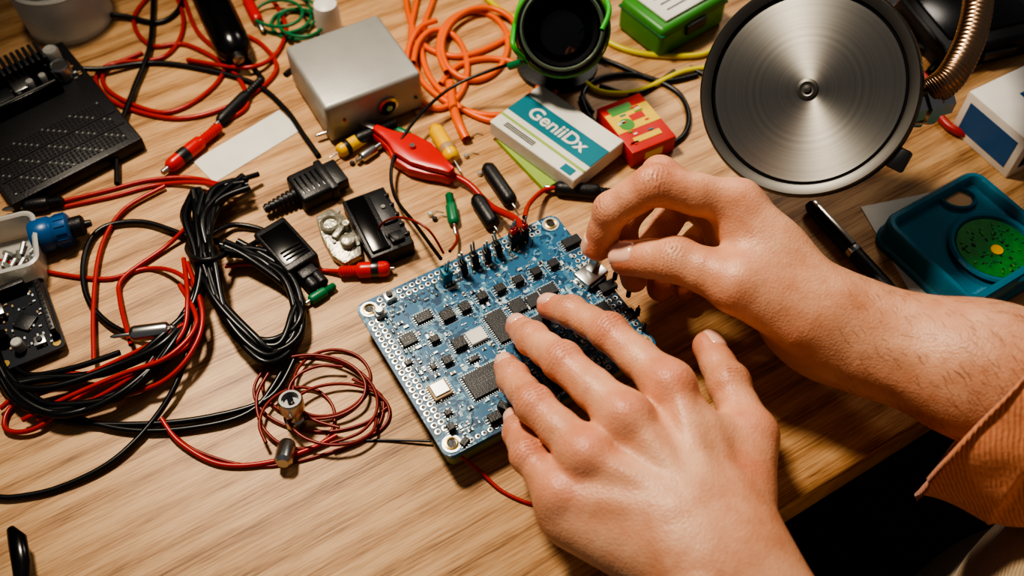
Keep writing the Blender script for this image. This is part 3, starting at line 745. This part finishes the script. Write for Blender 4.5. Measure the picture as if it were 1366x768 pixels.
# ================================================================ TRAY + paper
c,yw,sx,sy=rectfit([(1178,280),(1300,224),(1435,325),(1290,428)],.018)
tr=B("teal_tray"); 
def ring(b,w,h,r,prof,mt):
    base=[rrect(max(w-2*o,.001),max(h-2*o,.001),max(r-o,.0012),6) for o,z in prof]; vs=[];fs=[]; n=len(base[0])
    for q,(o,z) in zip(base,prof): vs+=[(x,y,z) for x,y in q]
    for j in range(len(prof)-1):
        for i in range(n): k=(i+1)%n; fs.append((j*n+i,j*n+k,(j+1)*n+k,(j+1)*n+i))
    fs.append(tuple((len(prof)-1)*n+i for i in range(n)))
    b.raw(vs,fs,mt)
ring(tr,sx,sy,.012,[(0,0),(0,.004),(.0015,.0055),(.002,.0165),(.0035,.0185),(.006,.0185),(.0075,.0172),(.009,.0135),(.011,.013)],TEAL)
lp=lambda u,v,h:RZ(-yw)@(D(u,v,h)-Vector((c.x,c.y,0)))
hp=lp(1278,265,.014); SC=RZ(-yw)@Matrix.Diagonal((1.25,.95,1,1))
tr.lathe([(.0095,.013),(.0088,.0155),(.0078,.016),(.0068,.0135)],TEAL,T(hp.x,hp.y,0)@SC,32,cap=False); tr.cyl(.0069,.0003,mat("tray_hole",(190,152,112),.6),T(hp.x,hp.y,.0132)@SC,32)
tro=tr.obj(T(c.x,c.y,0)@RZ(yw))
gd=B("round_circuit_disc"); q=D(1326,330,.015)
gd.cyl(.0215,.0016,PCBG,T(0,0,0),48,.0003); gd.lathe([(.0245,-.001),(.0262,.0025),(.0248,.0035),(.0228,.0030),(.0218,.0010)],TEAL,None,48,cap=False)
gd.cyl(.0035,.0006,YELP,T(.001,-.002,.0016),20)
for i in range(70):
    a=random.uniform(0,6.28); r=random.uniform(.006,.019); gd.box(random.uniform(.0008,.002),.0008,.0006,random.choice((GRNP,CHIP,LGRN,GRNP)),T(r*math.cos(a),r*math.sin(a),.0016)@RZ(a))
adopt(gd.obj(T(q.x,q.y,.0136)),tro)
c,yw,sx,sy=rectfit([(1142,283),(1240,250),(1340,420),(1248,425)],.001)
B("paper_sheet").box(sx,sy,.0006,PAPER).obj(T(c.x,c.y,0)@RZ(yw))
c,yw,sx,sy=rectfit([(253,217),(372,146),(402,172),(290,240)],.001)
B("paper_slip").box(sx,sy,.0005,PAPER).obj(T(c.x,c.y,0)@RZ(yw))
c,yw,sx,sy=rectfit([(1308,118),(1385,75),(1475,140),(1356,192)],.034)
bw_=B("white_carton"); bw_.box(sx,sy,.034,WHT,T(),.001); bw_.box(.0003,sy*.8,.024,BLUP,T(sx/2,0,.003)); bw_.box(sx*.8,.0005,.020,mat("carton_navy",(30,46,90),.5),T(0,-sy/2,.007)); bw_.box(sx*.4,.0007,.004,WHT,T(-.005,-sy/2,.014)); bw_.box(.0005,sy*.8,.022,BLUP,T(-sx/2,0,.006)); bw_.box(sx*.5,sy*.3,.0003,BLUP,T(0.01,0,.034)); bw_.obj(T(c.x,c.y,0)@RZ(yw))
# ================================================================ BLACK EXPANSION BOARD (left)
c,yw,sx,sy=rectfit([(-75,118),(92,40),(172,184),(-5,272)],.016)
bb_=B("black_expansion_board"); 
bb_.box(sx,sy,.010,BLK,T(0,0,.001),.0012)
HOLE=mat("socket_hole",(6,6,7),.6); LBLK=mat("grey_black_plastic",(46,46,50),.35)
for j in range(16):
    y=-sy/2+.006+j*.0027
    if j in (5,10): bb_.box(sx*.94,.0014,.0006,LBLK,T(0,y,.011)); continue
    for i in range(int((sx-.01)/.0027)):
        bb_.box(.0021,.0021,.0004,LBLK,T(-sx/2+.006+i*.0027,y,.0108)); bb_.box(.0012,.0012,.0003,HOLE if (i+j)%7 else TIN,T(-sx/2+.006+i*.0027,y,.0112))
for k in range(14): bb_.box(.0022,sy*.16,.012,LBLK,T(-sx*.30+k*.0040,sy*.38,.011),.0004)
bb_.box(sx*.4,sy*.1,.008,CHIP,T(-sx*.25,sy*.2,.011),.0006); bb_.box(sx*.16,sy*.12,.005,STEEL,T(sx*.05,sy*.27,.011),.0006)
bb_.lathe([(.0065,0),(.0065,.010),(.0055,.0115),(.005,.011),(0,.011)],STEEL,T(sx*.34,sy*.20,.011),28)
bb_.lathe([(.0055,0),(.0055,.009),(.0045,.0105),(0,.010)],ALU,T(sx*.36,sy*.36,.011),24)
for i in range(5): bb_.lathe([(.003,0),(.003,.007),(.0022,.008),(0,.008)],BLKG if i%2 else ALU,T(sx*(.1+.05*i),sy*.22,.011),18)
for i in range(60): bb_.box(.0022,.0013,.0012,random.choice((TIN,CERAM,LBLK,SILK)),T(random.uniform(-.45,.45)*sx,random.uniform(.12,.30)*sy,.011))
bb_.box(sx*.55,.003,.010,BLKG,T(.0,sy*.11,.011),.0005); bb_.box(sx*.5,.001,.0104,TIN,T(.0,sy*.11,.011))
bb_.obj(T(c.x,c.y,0)@RZ(yw))
c,yw,sx,sy=rectfit([(-30,395),(55,365),(84,455),(-5,495)],.010)
sm=B("microcontroller_board"); NAVY=mat("navy_solder_mask",(16,24,36),.35,var=.3,vs=300)
sm.prism(rrect(sx,sy,.003),.005,.0066,NAVY)
for a in (-1,1):
    for b_ in (-1,1): sm.cyl(.002,.0052,STEEL,T(a*(sx/2-.004),b_*(sy/2-.004),0),12); sm.cyl(.0022,.0004,GOLD,T(a*(sx/2-.004),b_*(sy/2-.004),.0066),14)
sm.box(.0035,sy*.72,.0085,BLK,T(sx*.42,0,.0066),.0004); sm.box(sx*.6,.0035,.0085,BLK,T(-.002,sy*.42,.0066),.0004)
for i in range(11): sm.box(.0013,.0013,.0003,HOLE,T(sx*.42,-sy*.32+i*sy*.064,.0151))
sm.box(sx*.28,sx*.28,.0018,CHIP,T(.002,-.001,.0066)@RZ(.78),.0003); sm.box(.010,.008,.006,STEEL,T(-sx*.3,sy*.2,.0066),.0006); sm.cyl(.0032,.008,BLKG,T(-sx*.3,-sy*.15,.0066),16,.0006); sm.cyl(.0032,.008,ALU,T(-sx*.12,-sy*.32,.0066),16,.0006)
sm.box(.006,.006,.003,TIN,T(sx*.18,-sy*.34,.0066),.0003); sm.cyl(.0016,.0042,BLK,T(sx*.18,-sy*.34,.0066),14)
for i in range(46): sm.box(.0016,.0010,.0009,random.choice((TIN,CHIP,CERAM,SILK)),T(random.uniform(-.4,.36)*sx,random.uniform(-.42,.36)*sy,.0066)@RZ(random.choice((0,1.57))))
sm.obj(T(c.x,c.y,0)@RZ(yw))
M,L=span((42,318),(118,298),.011)
bt=B("glue_bottle"); X=M@XL
bt.lathe([(.0,0),(.009,.0005),(.0105,.003),(.0105,L*.35),(.0092,L*.4),(.0098,L*.45),(.0098,L*.66),(.008,L*.7)],BLUP,X,28)
bt.lathe([(.006,L*.7),(.0062,L*.74),(.0062,L*.9),(.005,L*.93),(.0025,L*.95),(.002,L*1.05)],BLK,X,24)
for k in range(14):
    a=2*math.pi*k/14; bt.box(.0008,.0011,L*.18,BLUP,X@RZ(a)@T(.0099,0,L*.47))
bt.obj()
FROST=mat("frosted_plastic",(225,225,218),.35,trans=.45)
c,yw,sx,sy=rectfit([(-40,300),(38,285),(52,345),(-25,370)],.02)
ct=B("clear_parts_tub"); ring(ct,sx,sy,.006,[(0,0),(-.001,.018),(-.002,.020),(0,.0205),(.0012,.0195),(.002,.002)],FROST); 
for i in range(12): ct.cyl(.0015,.008,TIN,T(random.uniform(-.25,.25)*sx,random.uniform(-.25,.25)*sy,.0035)@RZ(random.random()*3)@RX(1.4),8)
ct.obj(T(c.x,c.y,0)@RZ(yw))
q=D(95,25,.0); jr=B("clear_jar"); jr.lathe([(.02,0),(.030,.001),(.0315,.03),(.0305,.036),(.032,.038),(.0305,.040),(.0295,.036),(.0292,.004),(.0,.003)],FROST,T(q.x,q.y,0),48); jr.cyl(.012,.01,WHT,T(q.x,q.y,.0035),24,.001)
jr.lathe([(.015,0),(.015,.006),(.012,.009),(0,.0095)],WHT,T(q.x+.010,q.y+.016,.036),32); jr.obj()
# ================================================================ PLUGS AND CONNECTORS
def plug(name,p,q,r,mt,h=None,tipm=STEEL,tipL=.010,tipr=.0012,ridges=6,coll=None):
    h=h or r
    M,L=span(p,q,h); b=B(name); X=M@XL
    pr=[(r*.45,0),(r*.6,.0008)]
    z0=L*.05
    for k in range(ridges):
        z=z0+k*L*.05; pr+=[(r*.72,z),(r*.6,z+L*.025)]
    z=z0+ridges*L*.05
    pr+=[(r*.95,z+L*.03),(r,z+L*.10),(r,L*.86),(r*.9,L*.93),(r*.6,L*.97)]
    b.lathe(pr,mt,X,20)
    if coll: b.lathe([(r*1.03,L*.62),(r*1.06,L*.64),(r*1.06,L*.74),(r*1.03,L*.76)],coll,X,20)
    b.lathe([(tipr,L*.95),(tipr,L+tipL*.8),(tipr*.4,L+tipL)],tipm,X,10)
    return b.obj()
plug("banana_plug",(294,168),(222,226),.0048,REDP,tipr=.002,tipL=.004,coll=BLK)
plug("probe_tip",(350,105),(290,165),.004,BLK,tipr=.0018,tipL=.01)
plug("banana_plug",(452,362),(522,358),.0048,REDP,tipL=.002,coll=DSTEEL)
plug("pin_plug",(447,380),(412,402),.0032,GRNP,tipL=.006)
plug("pin_plug",(599,258),(606,300),.0036,GRNP,tipL=.008)
plug("electrolytic_capacitor",(648,220),(684,272),.0048,BLK,ridges=0,tipL=.004,tipr=.0005)
plug("electrolytic_capacitor",(634,262),(660,302),.0050,BLK,ridges=1,tipL=.004,tipr=.0005)
plug("jack_plug",(820,258),(738,250),.0047,BLK,ridges=4,tipL=.006)
plug("film_capacitor",(578,168),(606,214),.0052,YELP,ridges=1,tipL=.01,tipr=.0006,coll=CERAM)
plug("film_capacitor",(490,180),(450,204),.0046,YELP,ridges=1,tipL=.006,tipr=.0006,coll=BLK)
plug("jack_plug",(530,163),(472,188),.0042,BLK,h=.006)
plug("jack_plug",(500,155),(440,175),.0042,BLK,h=.005)
plug("steel_jack",(512,190),(480,212),.0035,STEEL,tipr=.0016,tipL=.003)
plug("pin_plug",(520,170),(548,182),.003,GRNP)
plug("jack_plug",(85,268),(30,276),.0045,BLK,tipL=.012,tipr=.0016)
plug("steel_jack",(235,438),(172,446),.0046,STEEL,h=.014,ridges=2)
plug("marker_pen",(255,-60),(318,78),.0125,BLKG,ridges=0,tipL=.002,tipr=.004)
plug("test_probe",(322,-15),(345,30),.0042,REDP,tipr=.002)
q=D(396,560,0); bj=B("barrel_jack"); bj.lathe([(.0052,0),(.0058,.001),(.0058,.006),(.0048,.007),(.0048,.012),(.0064,.013),(.0066,.020),(.0058,.0215),(.0045,.0215),(.0042,.018),(.0,.018)],STEEL,T(q.x,q.y-.002,0)@RX(-.15),28); bj.cyl(.0016,.021,BLKG,T(q.x,q.y-.002,0)@RX(-.15),12); bj.lathe([(.004,0),(.0048,.002),(.0048,.012),(.003,.014)],STEEL,T(q.x-.002,q.y-.016,.005)@RX(1.3),20); bj.obj()
M,L=span((500,175),(604,234),.008); ac=B("alligator_clip")
def outl(k): return [(x*L,y*.011*k) for x,y in ((0,.25),(.12,.35),(.25,.55),(.38,1.0),(.6,1.05),(.78,.75),(.9,.45),(1,.3),(1,-.3),(.9,-.45),(.78,-.75),(.6,-1.05),(.38,-1),(.25,-.55),(.12,-.35),(0,-.25))]
ac.prism(outl(1.1),-.0065,.001,REDP,M,.0015); ac.prism(outl(.9),.001,.0055,REDP,M,.0015)
ac.box(.02,.004,.003,STEEL,M@T(-.008,0,-.003),.0006); ac.box(.02,.004,.002,STEEL,M@T(-.007,0,.001)@RY(-.15),.0006)
for k in range(5): ac.box(.0012,.005,.0012,STEEL,M@T(-.015+k*.0028,0,-.0005))
ac.cyl(.0018,.002,STEEL,M@T(L*.5,0,.0055),16); ac.obj()
def blockplug(name,c4,h,mt,parts):
    c,yw,sx,sy=rectfit(c4,h); b=B(name); parts(b,sx,sy,h); return b.obj(T(c.x,c.y,0)@RZ(yw))
def p1(b,sx,sy,h):
    b.box(sx*.60,sy,h-.001,BLK,T(.0,0,.0005),.0025,3); b.box(sx*.25,sy*.8,h-.004,BLK,T(sx*.38,0,.002),.001); b.box(sx*.12,sy*1.08,h-.0005,BLK,T(sx*.24,0,.0003),.0012)
    for k in range(5): b.box(.0014,sy*.6,.0008,BLKG,T(-sx*.20+k*.0035,0,h-.0012),.0003)
    X=T(-sx*.30,0,h*.5)@RY(-math.pi/2); pr=[]
    for k in range(7): pr+=[(.0050-.0003*k,k*.0030),(.0050-.0003*k,k*.0030+.0018),(.0036-.0002*k,k*.0030+.0020),(.0036-.0002*k,k*.0030+.0029)]
    b.lathe(pr,BLK,X,18)
blockplug("usb_plug",[(366,240),(446,203),(462,240),(385,277)],.013,BLK,p1)
def p2(b,sx,sy,h):
    b.box(sx,sy,h-.001,BLK,T(0,0,.0005),.0018,3); b.box(sx*.8,sy*.75,.0006,BLKG,T(0,0,h-.0006),.0002)
    b.box(sx*.5,.008,h*.6,BLK,T(.0,-sy/2-.003,.002),.001); b.cyl(.0035,.012,BLK,T(.003,-sy/2-.003,h*.45)@RX(math.pi/2),16,.0006)
    for k in range(3): b.box(sx*.6,.0008,.001,BLKG,T(0,-sy*.3+k*.003,h-.0002))
blockplug("power_adapter_plug",[(337,312),(378,284),(424,340),(382,362)],.014,BLK,p2)
plug("jack_plug",(392,352),(424,388),.0045,BLK,tipL=.004)
def p3(b,sx,sy,h):
    b.box(sx,sy,h-.002,BLK,T(0,0,0),.0008); 
    b.box(sx*.42,sy*.9,.003,BLKG,T(-sx*.22,0,h-.003),.0008); b.box(sx*.35,sy*.5,.002,CHIP,T(sx*.25,sy*.15,h-.002),.0005)
    for k in range(5): b.box(sx*.12,.0015,.003,BLK,T(sx*.45,-sy*.35+k*sy*.17,h-.003),.0003)
    b.box(sx*.3,sy*.15,.004,BLK,T(sx*.2,-sy*.35,h-.003),.0008); b.cyl(.0014,.001,STEEL,T(sx*.25,sy*.15,h),12)
blockplug("terminal_block",[(460,264),(517,244),(546,322),(490,344)],.014,BLK,p3)
CAST=mat("cast_metal",(176,172,156),.38,.7,var=.3,vs=300,bump=.6,bs=400)
def p4(b,sx,sy,h):
    b.prism([(-.5*sx,-.3*sy),(-.3*sx,-.5*sy),(.3*sx,-.48*sy),(.5*sx,-.2*sy),(.42*sx,.3*sy),(.2*sx,.5*sy),(-.35*sx,.46*sy),(-.5*sx,.1*sy)],.001,h*.55,CAST,None,.0012)
    b.lathe([(.006,0),(.006,.004),(.0045,.005),(.004,.003),(0,.003)],CAST,T(-.002,sy*.18,h*.5),24); b.lathe([(.0045,0),(.0045,.005),(.003,.006),(0,.006)],CAST,T(.002,-sy*.22,h*.5),20)
    for k in range(7): b.cyl(.0012,.0012,STEEL,T(random.uniform(-.35,.35)*sx,random.uniform(-.38,.38)*sy,h*.55),10)
    b.box(.010,.004,.004,CAST,T(0,0,h*.5)@RZ(.6),.0008); b.cyl(.0025,.006,CAST,T(.006,.002,h*.5),14,.0005)
blockplug("cast_metal_mechanism",[(414,278),(456,264),(486,330),(446,350)],.012,CAST,p4)
M,L=span((14,705),(38,775),.008); bk=B("black_clamp"); bk.tube([M@Vector(v) for v in ((0,0,0),(L*.3,.002,.003),(L*.7,0,.002),(L,-.003,0))],[.002,.0045,.0045,.0035],BLKG,None,16,.7); bk.tube([M@Vector(v) for v in ((L*.5,-.022,-.003),(L*.75,-.014,-.001),(L,-.010,-.002))],[.002,.003,.003],BLKG,None,14); bk.lathe([(.004,0),(.004,.008)],DSTEEL,M@T(L,-.007,-.006)); bk.obj()
# ================================================================ CABLES
hb=empty("cable_bundle")
rr=random.Random(3)
def jit(path,a,dh=0):
    return [(q[0]+rr.uniform(-a,a),q[1]+rr.uniform(-a,a),(q[2] if len(q)>2 else .003)+rr.uniform(0,dh)) for q in path]
core=[(262,258,.008),(266,300,.012),(275,340,.012),(262,400,.010),(225,460,.010),(170,520,.008),(90,548,.006),(30,530,.005),(-10,480,.004)]
core2=[(330,242,.010),(290,262,.012),(276,300,.015),(277,340,.014),(290,400,.012),(330,450,.010),(372,462,.006),(396,430,.006),(384,380,.006),(340,340,.008),(300,330,.012)]
core4=[(272,345,.014),(300,430,.010),(350,480,.006),(392,455,.004),(398,400,.004),(370,350,.006),(310,325,.010)]
core5=[(258,250,.008),(250,290,.010),(268,338,.014),(258,400,.012),(215,450,.010),(150,490,.008),(60,510,.006),(10,500,.005),(-10,450,.004)]
bl_=[]
for k in range(6): bl_.append(jit(core,9,.006))
for k in range(7): bl_.append(jit(core2,10,.006))
for k in range(4): bl_.append(jit(core4,9,.006))
for k in range(3): bl_.append(jit(core5,8,.006))
cable("black_strands",bl_,.0021,BLKW,hb)
cable("black_strand_long",[[(345,232,.008),(300,250,.012),(262,290,.012),(272,340,.010),(262,420,.012),(240,500,.008),(205,560,.004),(150,615,.003),(80,650,.002),(20,663,.002),(-10,662,.002)],
  [(395,475,.004),(360,530,.003),(280,556,.003),(180,566,.003),(80,560,.003),(10,525,.003),(-15,470,.003)],
  [(385,480,.004),(340,545,.003),(260,570,.003),(160,572,.003),(60,540,.003),(0,500,.003)],
  [(250,315,.004),(190,296,.003),(135,305,.003),(112,345,.003),(118,400,.003),(160,440,.004),(230,450,.009)],
  [(330,330,.008),(355,310,.003),(310,300,.004),(270,320,.010)],[(160,470,.010),(100,490,.008),(40,500,.006),(10,480,.004)]],.0017,BLKW,hb)
tie=[(250,330,.006),(260,345,.020),(285,345,.022),(302,335,.012),(290,322,.004),(262,318,.002)]
cable("cable_tie",[tie],.0018,BLK,hb,closed=True)
cable("red_strands",[
 [(-10,345),(60,362),(140,372),(200,358),(240,366,.010),(268,400,.014),(262,450,.014),(200,490,.010),(120,520,.006),(50,570,.004),(8,572,.003),(18,540,.003),(80,515,.006),(180,470,.012),(250,430,.016)],
 [(85,268),(140,255),(200,240),(260,238),(300,246,.010),(330,236,.012)],
 [(85,276),(150,262),(215,246),(270,244,.006),(310,255,.012)],
 [(125,480,.006),(125,400,.004),(135,330,.003),(165,280,.003),(220,248,.003)],
 [(175,460,.010),(160,400,.004),(165,370,.003),(220,330,.003),(252,300,.008)],
 [(250,350,.014),(270,420,.016),(255,470,.014),(215,510,.010),(150,530,.006)],
 [(245,345,.014),(250,400,.018),(240,450,.016),(180,500,.012),(110,540,.006),(50,560,.005)],
 [(240,380,.014),(262,430,.018),(225,475,.018),(160,500,.014),(90,530,.010),(30,560,.006)],
 [(300,355,.006),(340,352,.005),(420,360),(455,362,.004)],
 [(120,500,.006),(60,500,.006),(0,545,.004)],
 [(215,558,.004),(240,590,.003),(290,618,.002),(350,618,.002),(410,600,.002),(450,580,.003)]],.0014,REDW,hb)
cable("red_wire_coil",[coil(428,525,78,50,2.2,.004,.2,3),coil(440,520,60,46,1.6,.004,.25,8),coil(400,545,54,54,1.3,.004,.25,12),coil(455,550,58,34,1.2,.005,.2,15),
 [(470,505,.003),(510,530),(500,575),(450,600),(350,622),(260,600),(215,560)]],.0009,DREDW)
cable("red_test_leads",[[(225,-30),(245,30),(220,75),(150,85),(128,108),(160,140),(240,158),(320,135),(368,95),(350,60),(310,40)],
 [(240,-20),(262,40),(300,80),(280,120),(220,150),(150,125),(140,95),(190,70)],
 [(350,-20),(380,30),(370,70),(330,90,.006),(250,80)],[(235,-40),(180,20),(200,60),(250,60),(310,95),(330,140),(290,165)]],.0016,REDW)
cable("black_leads",[[(205,-20,.004),(200,60,.004),(178,120,.004),(158,180,.005),(156,245,.004)],
 [(60,88,.012),(130,92,.006),(200,84),(270,92),(340,112),(380,145),(405,180),(425,208)],
 [(300,-30),(290,30),(330,80),(350,105)],[(60,30,.01),(150,20,.004),(210,30),(240,10),(250,-30)],
 [(380,100),(420,60),(450,-20)]],.0018,BLKW)
cable("orange_cable",[
 [(562,-40),(556,0),(548,45),(556,95),(584,128),(630,150),(680,152),(712,132),(716,105),(690,85),(650,78),(610,88),(588,112)],
 [(540,-30),(545,20),(565,60),(610,75),(660,60),(700,30),(730,-10)],
 [(592,-40),(578,0),(562,50),(572,100),(610,140),(650,160),(676,158)],
 coil(640,60,52,50,1.6,.004,.15,4),coil(585,85,40,55,1.3,.005,.12,9),
 [(700,95),(735,108),(738,125),(705,125)]],.0021,ORW)
cable("orange_plug_lead",[[(600,110),(604,140,.004),(612,165,.006),(622,185,.004)]],.0032,ORW)
cable("green_wires",[coil(375,18,38,24,2.5,.006,.2,2),coil(395,30,30,18,2,.006,.2,5)],.0012,GRNP)
cable("yellow_cable",[[(770,20),(810,55),(860,72),(930,74),(960,60)],[(770,100),(800,122),(850,122),(910,96),(950,90)],[(640,-10),(690,25),(760,20)]],.0021,YELW)
cable("black_cord",[[(775,130),(790,160),(830,190),(880,196),(912,180),(918,150),(900,120),(850,100),(800,105),(778,125),(790,150)],
 [(930,100),(880,108),(820,85),(780,70)],[(920,90),(960,110)],[(900,95),(850,125),(800,115)]],.0018,BLKW)
cable("black_probe_lead",[[(690,85,.040),(660,92,.030),(600,118,.020),(550,165,.015),(524,215,.010),(526,260,.010),(555,300,.016),(588,345,.034)]],.0011,BLKW)
cable("probe_cap",[[(703,80,.046),(690,85,.040),(680,88,.036)]],.0028,GRNP)
cable("red_clip_lead",[[(596,230,.006),(625,245,.005),(655,275,.006),(688,292,.022),(700,310,.030)]],.0021,REDW)
cable("red_lead",[[(700,290,.030),(706,272,.016),(725,254,.006),(745,250,.005)]],.0015,REDW)
cable("dark_red_lead",[[(606,300,.004),(610,320,.004),(600,335,.012)]],.0010,DREDW)
cable("red_power_cord",[[(1195,75,.004),(1225,110,.004),(1262,165,.004),(1300,180,.004),(1340,175)],[(1180,60,.004),(1215,85),(1250,120)]],.0028,REDW)
cable("dark_hose",[[(1180,20),(1220,60),(1290,80),(1340,60),(1380,20)],[(1240,-20),(1260,60),(1240,100)]],.004,BLKW)
c,yw,sx,sy=rectfit([(1195,-30),(1330,-60),(1400,40),(1250,75)],.02)
dx=B("dark_tool_case"); dx.box(sx,sy,.02,BLK,T(),.004,3); dx.box(sx*.8,sy*.7,.002,BLKG,T(0,0,.0195),.0008); dx.box(sx*.3,.004,.006,DSTEEL,T(0,-sy/2-.001,.008),.001); dx.obj(T(c.x,c.y,0)@RZ(yw))
sc=B("loose_components"); 
for i,(u,v) in enumerate(((628,182),(622,208),(580,292),(574,286),(470,218),(556,150),(640,232))):
    p=D(u,v,.001); sc.cyl(.0016,.0025,random.choice((CERAM,TIN,BLK)),T(p.x,p.y,.0)@RZ(i),12,.0004); sc.tube([p+Vector((0,0,.0005)),p+Vector((.004,.003,0)),p+Vector((.008,.002,0))],.0003,TIN,None,6)
sc.obj()
# ================================================================ LIGHTS
def spot(name,loc,tgt,power,col,size,blend,rad):
    l=bpy.data.lights.new(name,'SPOT'); l.energy=power; l.color=col; l.spot_size=R(size); l.spot_blend=blend; l.shadow_soft_size=rad
    o=bpy.data.objects.new(name,l); link(o); o.location=loc; o.rotation_euler=(Vector(tgt)-Vector(loc)).to_track_quat('-Z','Y').to_euler(); return o
spot("key_lamp",(-.30,.25,.80),(.02,.0,0),36,(1,.87,.70),66,1,.065)
spot("back_lamp",(.35,.75,.7),(.08,0,0),9,(1,.91,.80),60,1,.12)
w=bpy.data.worlds.new("world"); bpy.context.scene.world=w; w.use_nodes=True
bg=w.node_tree.nodes["Background"]; bg.inputs[0].default_value=(.72,.70,.70,1); bg.inputs[1].default_value=.17
bpy.context.scene.view_settings.view_transform='AgX'
bpy.context.scene.view_settings.look='AgX - High Contrast'
